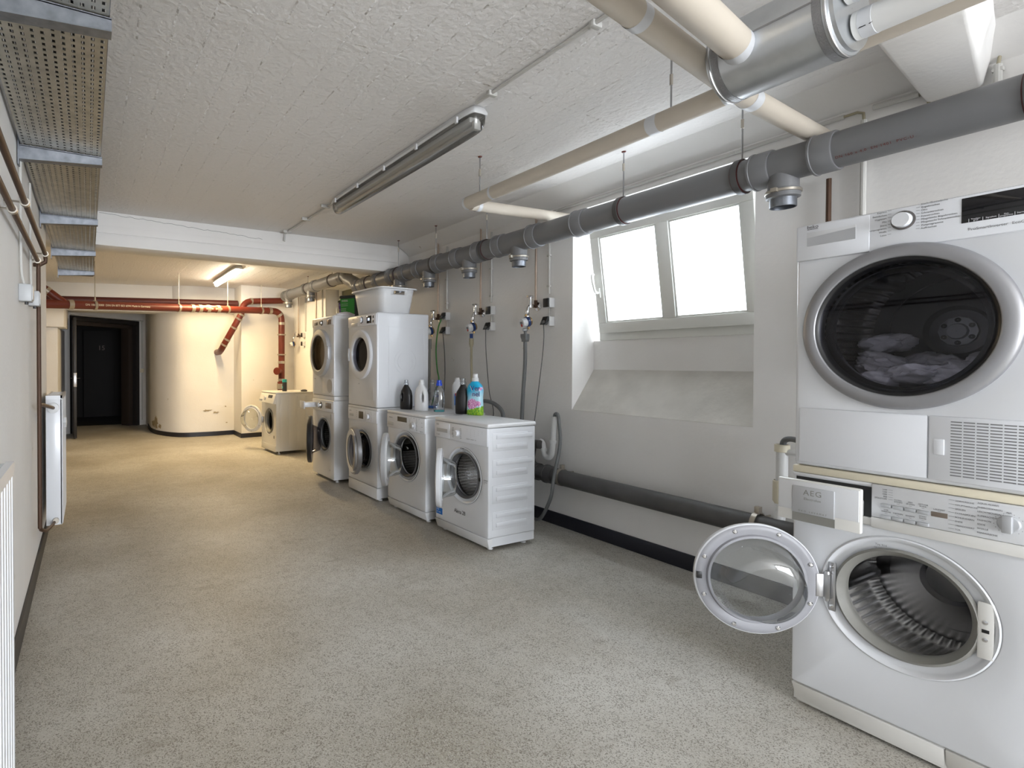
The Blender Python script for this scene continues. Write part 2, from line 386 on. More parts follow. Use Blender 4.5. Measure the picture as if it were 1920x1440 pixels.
def thing(name, label, cat, loc=(0, 0, 0), rotz=0, group=None):
    o = bpy.data.objects.new(name, None); C.objects.link(o); o.location = loc; o.rotation_euler = (0, 0, rotz); o.empty_display_size = .1
    o['label'] = label; o['category'] = cat
    if group: o['group'] = group
    return o
def tag(o, label, cat, group=None, kind=None):
    o['label'] = label; o['category'] = cat
    if group: o['group'] = group
    if kind: o['kind'] = kind
    return o
def struct(o, label=None):
    o['kind'] = 'structure'
    if label: o['label'] = label
    return o
def arc(p0, c, p1, n=8):     # quadratic curve points
    p0, c, p1 = Vector(p0), Vector(c), Vector(p1)
    return [p0*(1-t)**2+c*2*t*(1-t)+p1*t*t for t in [i/n for i in range(n+1)]]
def spline(pts, n=8):
    P = [Vector(p) for p in pts]; P = [P[0]*2-P[1]]+P+[P[-1]*2-P[-2]]; out = []
    for i in range(1, len(P)-2):
        for k in range(n):
            t = k/n; a, b, c, d = P[i-1], P[i], P[i+1], P[i+2]
            out.append(.5*((2*b)+(c-a)*t+(2*a-5*b+4*c-d)*t*t+(3*b-a-3*c+d)*t**3))
    out.append(P[-2]); return out
def lettering(name, items, m, parent, y=-.0012, label=None, mx=None):
    # items: (text, x, z, size[, align[, shear]]) written on a front facing -y
    bm = bmesh.new()
    for it in items:
        cu = bpy.data.curves.new('t', 'FONT'); cu.body = it[0]; cu.size = it[3]; cu.align_x = it[4] if len(it) > 4 else 'LEFT'; cu.extrude = .0002
        cu.resolution_u = 3
        if len(it) > 5: cu.space_character = it[5]
        ob = bpy.data.objects.new('t', cu); me = ob.to_mesh().copy(); ob.to_mesh_clear()
        me.transform(Matrix.Translation((it[1], y, it[2])) @ Matrix.Rotation(pi/2, 4, 'X')); bm.from_mesh(me)
        bpy.data.objects.remove(ob); bpy.data.curves.remove(cu); bpy.data.meshes.remove(me)
    if mx is not None: bm.transform(mx)
    me = bpy.data.meshes.new(name); bm.to_mesh(me); bm.free(); me.materials.append(MATS[m])
    o = bpy.data.objects.new(name, me); C.objects.link(o); o.parent = parent
    if label: o['label'] = label
    return o
def boolean_cut(o, cutter):
    md = o.modifiers.new('b', 'BOOLEAN'); md.operation = 'DIFFERENCE'; md.object = cutter; md.solver = 'EXACT'
    bpy.context.view_layer.update(); dg = bpy.context.evaluated_depsgraph_get()
    me = bpy.data.meshes.new_from_object(o.evaluated_get(dg)); o.modifiers.clear(); old = o.data; o.data = me
    bpy.data.objects.remove(cutter)

# ------------------------------------------------------------------ the room
XW, XL, ZC = 3.216, -.278, 2.56
YB = -7.0
struct(MB().box(-1.6, 3.9, YB-.1, 12.2, -.12, 0).build('floor', 'speckled_coating'))
struct(MB().box(-1.6, 3.62, YB-.12, 12.4, ZC, ZC+.12).build('ceiling', 'board_marked_concrete'))
# right wall with two deep window niches (sloping sills)
def niche_wall():
    m = MB(); x0, x1 = XW, XW+.36
    N = [(-3.0, -1.72), (1.642, 2.893), (6.15, 7.66)]; zt, zs, zb = 2.385, .903, 1.21; xb = 3.45
    ys = [YB] + [v for p in N for v in p] + [9.2]
    for i in (0, 2, 4, 6): m.box(x0, x1, ys[i], ys[i+1], 0, ZC)
    for a, b in N:
        m.box(x0, x1, a, b, zt, ZC); m.box(x0, x1, a, b, 0, zs)
    return struct(m.build('wall_right', 'plaster'))
niche_wall()
for a, b in ((1.642, 2.893), (6.15, 7.66)):
    struct(MB().hexa([(XW+.001, a, .903), (3.45, a, .903), (3.45, b, .903), (XW+.001, b, .903)], [(XW+.001, a, .905), (3.45, a, 1.206), (3.45, b, 1.206), (XW+.001, b, .905)]).build('trim_1', 'sill_plaster'))
    struct(MB().box(3.45, XW+.36, a, b, .903, 1.425).build('wall_right', 'plaster'))
# coved strip along the top of the right wall, slanted beam stub near the camera
cv = MB(); pr = [(XW, 2.56), (3.05, 2.56), (3.10, 2.535), (3.17, 2.49), (XW, 2.455)]
cv.prism(pr, 5.22-YB, 1, YB); struct(cv.build('trim_2', 'plaster'))
struct(MB().hexa([(2.5, .66, 2.385), (XW, .80, 2.375), (XW, .965, 2.375), (2.5, .88, 2.385)], [(2.44, .60, ZC), (XW, .76, ZC), (XW, .985, ZC), (2.46, .92, ZC)]).build('trim_3', 'plaster', bevel=.012, bseg=3))
# cross beam with two stepped grooves
bmx = MB()
bmx.box(-1.3, XW, 5.235, 5.53, 2.33, ZC); bmx.box(-1.3, XW, 5.225, 5.53, 2.375, 2.44); bmx.box(-1.3, XW, 5.215, 5.53, 2.265, 2.362)
struct(bmx.build('trim_4', 'plaster', bevel=.004))
# ceiling-height strip of beam upper face
# left wall up to the corner, recess behind it
struct(MB().box(XL-.12, XL, YB, 4.78, 0, ZC).build('wall_left', 'plaster'))
struct(MB().box(-1.4, XL-.12, 4.66, 4.78, 0, ZC).build('wall_left', 'plaster'))
struct(MB().box(-1.5, -1.4, 4.66, 12.1, 0, ZC).build('wall_left', 'plaster'))
# rear wall with a glazed door opening behind the camera
rw = MB(); rw.box(-.4, -.15, YB-.12, YB, 0, ZC); rw.box(2.55, XW, YB-.12, YB, 0, ZC); rw.box(-.15, 2.55, YB-.12, YB, 2.05, ZC); rw.box(-.15, 2.55, YB-.12, YB, 0, .12)
struct(rw.build('wall_rear', 'plaster'))
# far end: curved wall, bay wall, slanted lintel, door wall
def wall_strip(name, pts, z0, z1, th, m='plaster', kind=True):
    mb = MB(); n = len(pts)
    P = [Vector((a, b)) for a, b in pts]; Q = []
    for i in range(n):
        t = (P[min(i+1, n-1)]-P[max(i-1, 0)]).normalized(); Q.append(P[i]+Vector((-t.y, t.x))*th)
    v = [[mb.bm.verts.new((p.x, p.y, z)) for p in P] for z in (z0, z1)]; u = [[mb.bm.verts.new((p.x, p.y, z)) for p in Q] for z in (z0, z1)]
    for i in range(n-1):
        mb.bm.faces.new((v[0][i], v[0][i+1], v[1][i+1], v[1][i])); mb.bm.faces.new((u[0][i+1], u[0][i], u[1][i], u[1][i+1]))
        mb.bm.faces.new((v[1][i], v[1][i+1], u[1][i+1], u[1][i])); mb.bm.faces.new((v[0][i+1], v[0][i], u[0][i], u[0][i+1]))
    for i in (0, n-1): mb.bm.faces.new((v[0][i], v[1][i], u[1][i], u[0][i]))
    return mb
curve = [(1.045, 12.15), (1.04, 11.4), (1.02, 10.95)] + [(p.x, p.y) for p in spline([(1.015, 10.6, 0), (1.09, 10.1, 0), (1.36, 9.62, 0), (1.8, 9.53, 0), (2.27, 9.56, 0)], 6)]
struct(wall_strip('w', curve, 0, ZC, .1).build('wall_far', 'plaster', ang=50))
struct(MB().prism([(2.27, 9.7), (2.27, 9.03), (XW+.1, 9.12), (XW+.1, 9.7)], ZC, 2, 0).build('wall_far', 'plaster'))
struct(MB().prism([(-1.4, 10.32), (2.27, 9.50), (2.27, 10.0), (-1.4, 10.8)], ZC-2.115, 2, 2.115).build('trim_5', 'plaster', bevel=.004))
struct(MB().prism([(-1.4, 9.85), (-.42, 9.8), (-.36, 10.9), (-1.4, 10.9)], 1.805, 2, 0).build('wall_far', 'plaster'))
# door wall, slanted
DP0, DP1 = Vector((-.46, 10.82)), Vector((.93, 11.88)); dt = (DP1-DP0).normalized(); dn = Vector((-dt.y, dt.x)); DL = (DP1-DP0).length
def dw(a, b, z0, z1, f0, f1, name, m, parent=None, bevel=0):
    c = [DP0+dt*a+dn*f0, DP0+dt*b+dn*f0, DP0+dt*b+dn*f1, DP0+dt*a+dn*f1]
    return MB().hexa([(p.x, p.y, z0) for p in c], [(p.x, p.y, z1) for p in c]).build(name, m, parent, bevel=bevel)
o0, o1 = .22, DL-.03
struct(dw(-.5, o0, 0, ZC, 0, .15, 'wall_far', 'plaster')); struct(dw(o0, o1, 2.1, ZC, 0, .15, 'wall_far', 'plaster')); struct(dw(o1, o1+.3, 0, ZC, 0, .15, 'wall_far', 'plaster'))
fr = dw(o0, o0+.07, 0, 2.09, -.02, .2, 'door_1', 'door_black'); struct(fr, 'black steel door frame at the far end')
for args in ((o1-.08, o1, 0, 2.09, -.02, .2), (o0, o1, 2.01, 2.09, -.02, .2), (o1-.17, o1-.08, 0, 2.01, .08, .3), (o0+.07, o1-.08, 1.94, 2.01, .08, .3)):
    k = dw(*args, 'door_frame', 'door_black' if args[4] < 0 else 'door_brown', fr, bevel=.003)
# corridor beyond, its lack of light put into near-black colours
for a in ((-1.0, .25, 11.9, 14.6), ): pass
struct(MB().box(-1.2, 1.9, 14.2, 14.3, 0, ZC).build('wall_corridor', 'corridor_painted_shade'))
struct(MB().box(-1.2, -1.1, 11.2, 14.3, 0, ZC).build('wall_corridor', 'corridor_painted_shade'))
struct(MB().box(1.4, 1.5, 12.05, 14.3, 0, ZC).build('wall_corridor', 'corridor_painted_shade'))
struct(MB().box(-1.2, 1.5, 11.9, 14.3, 2.35, 2.45).build('ceiling', 'corridor_painted_shade'))
struct(MB().box(-1.6, 1.9, 12.2, 14.4, -.12, 0).build('floor', 'corridor_painted_shade'))
# leaf of the open door
leaf = thing('door_leaf', 'dark door leaf standing open edge-on at the far doorway', 'door', (-.235, 11.02, 0), 0)
MB().box(-.022, .022, -.90, 0, .015, 2.0).build('panel', 'door_black', leaf, bevel=.002)
MB().box(-.0235, .0235, -.9035, -.80, .86, 1.09).build('lock_plate', 'steel', leaf, bevel=.002)
for s in (-1, 1):
    MB().tube([(s*.022, -.84, 1.0), (s*.065, -.84, 1.0), (s*.068, -.80, 1.0), (s*.066, -.72, 1.0)], .009, 10).build('door_handle', 'black_plastic', leaf)
leaf.rotation_euler[2] = radians(3)
struct(MB().box(-.09, .52, 13.9, 13.97, .02, 2.0).build('door_2', 'corridor_painted_shade', bevel=.004), 'dark cellar door in the corridor, its shade put into the colour')
k = lettering('door_number', [('15', .20, 1.55, .15)], 'number_grey', None, y=13.895); struct(k)
tag(MB().lathe([(.014, 0), (.014, .004)], (.735, 14.195, 1.465), 'y', 12, True, True).build('switch_light', 'led_green'), 'tiny green glowing light in the dark corridor', 'light')
# baseboards
struct(MB().box(XW-.014, XW, YB, 9.1, 0, .098).build('baseboard_right', 'baseboard_navy', bevel=.003))
struct(MB().box(XL, XL+.014, YB, 4.79, 0, .098).build('baseboard_left', 'baseboard_grey', bevel=.003))
struct(wall_strip('b', [(a, b) for a, b in curve[1:]], 0, .075, -.012).build('baseboard_far', 'baseboard_navy', ang=50))
struct(wall_strip('b', [(2.268, 9.56), (2.268, 9.03)], 0, .075, -.012).build('baseboard_far', 'baseboard_navy'))
struct(wall_strip('b', [(2.256, 9.028), (XW, 9.118)], 0, .075, -.012).build('baseboard_far', 'baseboard_navy'))

# ------------------------------------------------------------------ windows
def window(name, ya, yb, tilt, zb, num):
    # ya < yb ; fixed frame on x = 3.45, sash hinged at the bottom tipping into the room
    x = 3.45
    fr = MB(); fy0, fy1 = ya+.055, yb-.055
    if num == 1: fy0, fy1 = 1.66, 2.832
    z0, z1 = zb, 2.37
    fr.box(x-.012, x+.05, fy0, fy1, z0, z0+.062); fr.box(x-.012, x+.05, fy0, fy1, z1-.06, z1); fr.box(x-.012, x+.05, fy0, fy0+.05, z0+.062, z1-.06); fr.box(x-.012, x+.05, fy1-.05, fy1, z0+.062, z1-.06)
    w = struct(fr.build('window_%d' % num, 'frame_white', bevel=.003), 'white wooden frame of a tilting basement window')
    sash = MB(); L = fy1-.03-(fy0+.03); H = .765; st, rl = .072, .075; mid = L/2
    # local: x thickness, y along, z up ; origin at hinge
    a, b = fy0+.03, fy1-.03
    def bar(y0, y1, zz0, zz1, t0=-.03, t1=.02): sash.box(t0, t1, y0, y1, zz0, zz1)
    bar(a, b, 0, rl); bar(a, b, H-rl+.01, H); bar(a, a+st, rl, H-rl+.01); bar(b-st, b, rl, H-rl+.01)
    c = (a+b)/2 - .005
    bar(c-.043, c+.043, rl, H-rl+.01)
    so = sash.build('sash', 'frame_white', w, loc=(x-.022, 0, z0+.058), rot=(0, radians(-tilt), 0), bevel=.004)
    g = MB()
    for p, q in ((a+st, c-.043), (c+.043, b-st)):
        for (y0, y1, q0, q1) in ((p, q, rl, rl+.012), (p, q, H-rl-.002, H-rl+.01), (p, p+.012, rl, H-rl), (q-.012, q, rl, H-rl)): g.box(-.022, -.008, y0, y1, q0, q1)
    g.build('glazing_bead', 'frame_white', so, bevel=.003)
    for p, q in ((a+st, c-.043), (c+.043, b-st)):
        MB().box(-.002, .002, p, q, rl, H-rl+.01).build('pane', 'frosted_glass' if num == 1 else 'pane_dim', so)
    hm = MB(); hy = b-.035
    hm.tube(spline([(-.03, hy, .30), (-.068, hy, .31), (-.075, hy+.006, .36), (-.075, hy+.012, .43), (-.055, hy+.012, .44)], 5), .009, 10); hm.box(-.042, -.028, hy-.014, hy+.014, .265, .335)
    hm.build('handle', 'frame_white', so, bevel=.003)
    return w
mat('pane_dim', (.22, .22, .13), .25)
window('w', 1.642, 2.893, 9, 1.425, 1)
window('w', 6.15, 7.66, 0, 1.6, 2)
struct(MB().box(3.45, XW+.36, 6.15, 7.66, 1.425, 1.6).build('wall_right', 'plaster'))
# light shaft closing the space round the far window
struct(MB().box(3.58, 3.62, 5.9, 7.9, 0, ZC+.1).build('wall_shaft', 'plaster'))

# ------------------------------------------------------------------ washing machines / dryers
def feet(t, w, d):
    for x in (.05, w-.05):
        for y in (.06, d-.06): MB().lathe([(.016, 0), (.020, .004), (.020, .012), (.009, .014), (.009, .032)], (x, y, 0), 'z', 14, True, True).build('foot', 'plastic_white', t)
def body(t, w, d, z0, z1, hole, m='enamel', bev=.012, y0=0, name='body'):
    cx, cz, r = hole
    mb = MB(); mb.plate(w, z1-z0, cx, cz, r, y0, d, 0, z0, 72, True)
    return mb.build(name, m, t, bevel=bev, bseg=3)
def drum(t, cx, cz, r, y0, y1, m='drum_steel', lift=3, hub=True, rot=.4):
    mb = MB(); n = 10
    prof = [(r-.055, y0), (r-.006, y0+.012)] + [(r, y0+.02+(y1-y0-.05)*i/n) for i in range(n+1)] + [(r-.02, y1)]
    mb.lathe(prof, (cx, 0, cz), 'y', 72); o = mb.build('drum', m, t, ang=60)
    bk = MB(); bk.lathe([(r-.02, y1), (r*.75, y1-.005), (r*.72, y1-.02), (r*.35, y1-.03), (r*.3, y1-.012), (.001, y1-.012)], (cx, 0, cz), 'y', 60); bk.build('drum_back', 'plain_steel_dark' if m == 'drum_steel' else 'drum_plate_dark', t)
    for k in range(lift):
        a = rot+2*pi*k/lift; l = MB()
        for s_ in (0,):
            p = lambda rr, da, yy: (cx+rr*cos(a+da), yy, cz+rr*sin(a+da))
            l.hexa([p(r, -.16, y0+.03), p(r, .16, y0+.03), p(r, .16, y1-.02), p(r, -.16, y1-.02)], [p(r-.045, -.05, y0+.06), p(r-.045, .05, y0+.06), p(r-.045, .05, y1-.03), p(r-.045, -.05, y1-.03)])
        l.build('drum_lifter', 'plain_steel_dark', t, bevel=.012, bseg=3)
    # dark tub wall round the drum so that no light leaks in
    MB().lathe([(r+.015, y0-.02), (r+.02, y1+.02), (.001, y1+.02)], (cx, 0, cz), 'y', 40).build('tub', 'black_matte', t)
def gasket(t, cx, cz, ro, ri, m='gasket_grey', y=.0):
    MB().lathe([(ro, y+.004), (ro+.002, y-.004), (ro-.006, y-.010), ((ro+ri)/2+.004, y-.006), (ri+.004, y+.008), (ri, y+.018), (ri+.002, y+.030), (ri+.012, y+.034), (ri+.013, y+.046), (ri+.008, y+.052), (ri+.03, y+.062), (ri+.08, y+.066)], (cx, 0, cz), 'y', 72).build('door_gasket', m, t)
def surround(t, cx, cz, ro, ri, depth=.018, m='enamel'):
    MB().lathe([(ro, -.001), (ro-.004, -.0035), (ro-.012, 0), (ro-.016, .006), ((ro+ri)/2, depth*.75), (ri, depth), (ri-.01, depth+.03)], (cx, 0, cz), 'y', 80).build('door_surround', m, t)
def door(t, hx, cz, R, ang, m_out, m_in, m_glass, ri, bowl=.10, thick=.04, screws=0, hy=-.012, handle=None, bowl_tilt=False):
    # local frame of the door: hinge axis at origin, door extends +x, inside faces +y
    d = bpy.data.objects.new('door', None)
    mb = MB(); c = (R+.012, 0, 0)
    mb.lathe([(ri, -thick+.004), (ri+.01, -thick), (R-.02, -thick), (R-.004, -thick+.006), (R, -thick+.018), (R, -.004), (R-.004, 0)], c, 'y', 80)
    o = mb.build('door', m_out, t, loc=(hx, hy, cz), rot=(0, 0, -radians(ang)), ang=40)
    inn = MB(); inn.lathe([(R-.004, 0), (R-.008, .003), (ri+.03, .004), (ri+.012, .0), (ri+.008, .008), (ri, .008), (ri, -thick+.004)], c, 'y', 80); inn.build('inner_frame', m_in, o, ang=40)
    g = MB(); rb = ri-.002
    g.lathe([(rb, .002), (rb-.004, .012), (rb*.93, .03), (rb*.87, bowl*.6), (rb*.80, bowl*.9), (rb*.72, bowl), (.45*rb, bowl*1.02), (.001, bowl*1.02)], c, 'y', 64)
    g.build('glass', m_glass, o, ang=80)
    g2 = MB(); g2.lathe([(rb, -thick+.012), (rb*.6, -thick+.005), (.001, -thick+.002)], c, 'y', 64); g2.build('outer_pane', m_glass, o)
    if screws:
        for k in range(screws):
            a = 2*pi*(k+.5)/screws
            MB().lathe([(.0075, .003), (.0075, .006), (.004, .0085), (.001, .0085)], (c[0]+(R-.018)*cos(a), 0, (R-.018)*sin(a)), 'y', 12).build('screw', 'chrome', o)
    return o
def knob(t, x, z, r, m='plastic_white', y=-.006, dep=.022, rim=None):
    MB().lathe([(r+.004, y), (r+.003, y-.003), (r, y-.003), (r*.96, y-dep+.003), (r*.9, y-dep), (.001, y-dep)], (x, 0, z), 'y', 40).build('program_knob', m, t, ang=50)
    if rim: MB().lathe([(r+.006, y+.001), (r+.006, y-.004), (r+.001, y-.005)], (x, 0, z), 'y', 40).build('knob_ring', rim, t)
def slab(t, name, m, x0, x1, z0, z1, y0=-.006, y1=.004, bevel=.003, label=None):
    o = MB().box(x0, x1, y0, y1, z0, z1).build(name, m, t, bevel=bevel)
    if label: o['label'] = label
    return o
RZ = -pi/2

# --- washing machine with open porthole below the dryer (near right)
def near_washer():
    t = thing('washing_machine', 'large white washing machine at the right edge, porthole open and detergent drawer out', 'washing machine', (2.292, 1.031, 0), RZ)
    w, d = .60, .60
    body(t, w, d, .085, .855, (.302, .478, .212), bev=.006)
    MB().box(.004, w-.004, .012, d, .02, .085).build('plinth', 'enamel_warm', t)
    MB().prism([(.0, .079), (.0, .083), (-.004, .083)], .1, 0, 0)
    for x0, x1 in ((.0, .403), (.405, .60)):
        MB().hexa([(x0+(.012 if x0 == 0 else 0), .014, .012), (x1, .014, .012), (x1, .05, .012), (x0+(.012 if x0 == 0 else 0), .05, .012)], [(x0, 0, .080), (x1, 0, .080), (x1, .05, .080), (x0, .05, .080)]).build('kick_panel', 'enamel_warm', t, bevel=.003)
    MB().box(-.002, w+.002, -.004, d, .856, .882).build('worktop', 'plastic_cream', t, bevel=.005)
    slab(t, 'upper_fascia', 'plastic_white', .0, .225, .845, .8555, -.004, .01, .002)
    # control panel
    slab(t, 'control_panel', 'plastic_paleSilver', .228, .60, .748, .8555, -.014, .004, .004)
    slab(t, 'panel_lower_strip', 'enamel_warm', .226, .60, .712, .7475, -.013, .004, .004)
    # open drawer cavity: a flat black plate carries its shade
    slab(t, 'cavity_shade_plate', 'black_matte', .010, .224, .715, .842, -.0015, .01, 0)
    slab(t, 'cavity_frame', 'enamel_warm', .195, .2255, .716, .742, -.006, .004, .002)
    dr = MB().box(.002, .237, -.112, -.092, .704, .848).build('detergent_drawer', 'enamel_warm', t, bevel=.005)
    MB().box(.006, .233, -.1145, -.108, .742, .843).build('drawer_fascia', 'plastic_paleSilver', dr, bevel=.002)
    MB().box(.048, .170, -.1185, -.112, .735, .828).build('drawer_badge', 'plastic_silver', dr, bevel=.003)
    MB().box(.048, .170, -.1135, -.1115, .706, .7345).build('grip_recess', 'gasket_grey', dr)
    MB().box(.03, .205, -.095, .01, .735, .80).build('detergent_tray', 'plastic_white', dr, bevel=.01)
    lettering('drawer_lettering', [('AEG', .109, .8, .026, 'CENTER', 1.15), ('Electrolux', .109, .783, .012, 'CENTER')], 'gasket_grey', dr, y=-.1188)
    lettering('grip_lettering', [('ÖKO_LAVAMAT', .109, .741, .008, 'CENTER', 1.6)], 'gasket_grey', dr, y=-.1188)
    for r_, z in ((0, .785), (1, .748)):
        for i in range(4):
            slab(t, 'button', 'ring_silver' if 0 else 'plastic_silver', .2525+i*.029, .2805+i*.029, z+.001, z+.013, -.021, -.01, .0035)
    slab(t, 'display', 'display_lcd', .371, .407, .785, .8, -.0155, -.01, .001)
    kn = MB(); kn.lathe([(.0235, -.014), (.0225, -.018), (.021, -.020), (.001, -.021)], (.529, 0, .802), 'y', 36); kn.box(.5195, .5385, -.036, -.018, .778, .826); kn.build('program_knob', 'plastic_silver', t, bevel=.002)
    it = []
    for i, s in enumerate(('1600', '1200', '1000', '800', 'SPÜLSTOPP')): it.append((s, .268, .8415-i*.0076, .0062, 'RIGHT')); it.append(('—', .271, .8415-i*.0076, .011))
    for i, (a, b) in enumerate((('', ''), ('EXTRA-', 'SPÜLEN'), ('ZEIT', 'SPAREN'), ('ZEITVOR', 'WAHL'))): it += [(a, .266+i*.029, .8135, .0058, 'CENTER'), (b, .266+i*.029, .8075, .0058, 'CENTER')] + ([('–', .266+i*.029, .801, .012, 'CENTER')] if i else [])
    for i, (a, b) in enumerate((('VOR', 'WÄSCHE'), ('', 'FLECKEN'), ('', 'SENSITIV'), ('START', 'PAUSE'))): it += [(a, .266+i*.029, .7765, .0058, 'CENTER'), (b, .266+i*.029, .7705, .0058, 'CENTER'), ('–', .266+i*.029, .7635, .012, 'CENTER')]
    it += [('LAUFZEIT', .389, .806, .006, 'CENTER'), ('–', .389, .8005, .012, 'CENTER')]
    for i, s in enumerate(('VORWÄSCHE', 'HAUPTWÄSCHE', 'SPÜLEN', 'EXTRASPÜLEN', 'SCHLEUDERN', 'ENDE', 'ÜBERDOSIERT', 'TÜR')): it += [('—', .409, .841-i*.0122, .012), (s, .4225, .8415-i*.0122, .0064)]
    for i, s in enumerate(('AQUA ALARM', 'ENERGIESPAREN', 'LEICHTBÜGELN 40', 'SUPERSCHNELL', 'FASHION', 'SEIDE', 'WOLLE', 'FEINWÄSCHE')): it.append((s, .468, .8455-i*.0122, .0066))
    it += [('AUS', .529, .831, .006, 'CENTER')]
    for a in range(-140, 141, 20): it.append(('•', .529+.029*sin(radians(a)), .7995+.029*cos(radians(a)), .007, 'CENTER'))
    lettering('panel_lettering', it, 'print_grey', t, y=-.0145)
    # porthole
    surround(t, .302, .478, .215, .172, .012, 'enamel')
    gasket(t, .302, .478, .175, .150, 'gasket_grey', .006)
    drum(t, .302, .478, .235, .075, .44, rot=-.9)
    fan = MB(); fan.hexa([(.36, .13, .262), (.40, .13, .275), (.41, .2, .28), (.38, .2, .258)], [(.375, .14, .325), (.39, .14, .325), (.39, .19, .32), (.385, .19, .32)]); fan.build('drum_scoop', 'meter_blue', t, bevel=.006)
    slab(t, 'lock_plate', 'enamel_warm', .468, .502, .395, .56, -.0035, .004, .004)
    slab(t, 'lock_slot', 'black_plastic', .478, .493, .472, .482, -.0045, -.002, .0005)
    for z in (.452, .502): MB().lathe([(.006, -.003), (.006, -.005), (.001, -.006)], (.485, 0, z), 'y', 12).build('screw', 'chrome', t)
    h = MB(); h.box(.112, .132, -.006, .002, .39, .56); h.box(.106, .126, -.03, -.004, .435, .52); h.tube([(.115, -.022, .425), (.115, -.022, .53)], .008, 12); h.build('door_hinge', 'steel', t, bevel=.003)
    for z in (.408, .545): MB().lathe([(.006, -.005), (.006, -.008), (.001, -.009)], (.122, 0, z), 'y', 12).build('screw', 'chrome', t)
    o = door(t, .108, .478, .198, 132, 'enamel', 'door_inner', 'bowl_glass', .148, .105, .035, 8, hy=-.022)
    MB().box(.006, .028, -.004, .006, -.04, .04).build('hinge_mount', 'steel', o, bevel=.002)
    MB().box(.385, .402, -.002, .008, -.012, .012).build('latch', 'black_plastic', o, bevel=.001)
    lettering('surround_print', [('Typ 914', .235, .655, .009), ('220-240V 50Hz', .232, .645, .006), ('2200W  10A', .262, .648, .006), ('CE', .335, .64, .012)], 'print_grey', t, y=-.001)
    lp = MB(); lp.box(.14, .20, -.0012, 0, .305, .325); k = lp.build('rating_label', 'plastic_silver', t); k.rotation_euler = (0, 0, 0)
    k.hide_render = False; k.location = (.0, 0, 0); bpy.data.objects.remove(k)
    for z in (0,): feet(t, w, d)
    return t
near_washer()

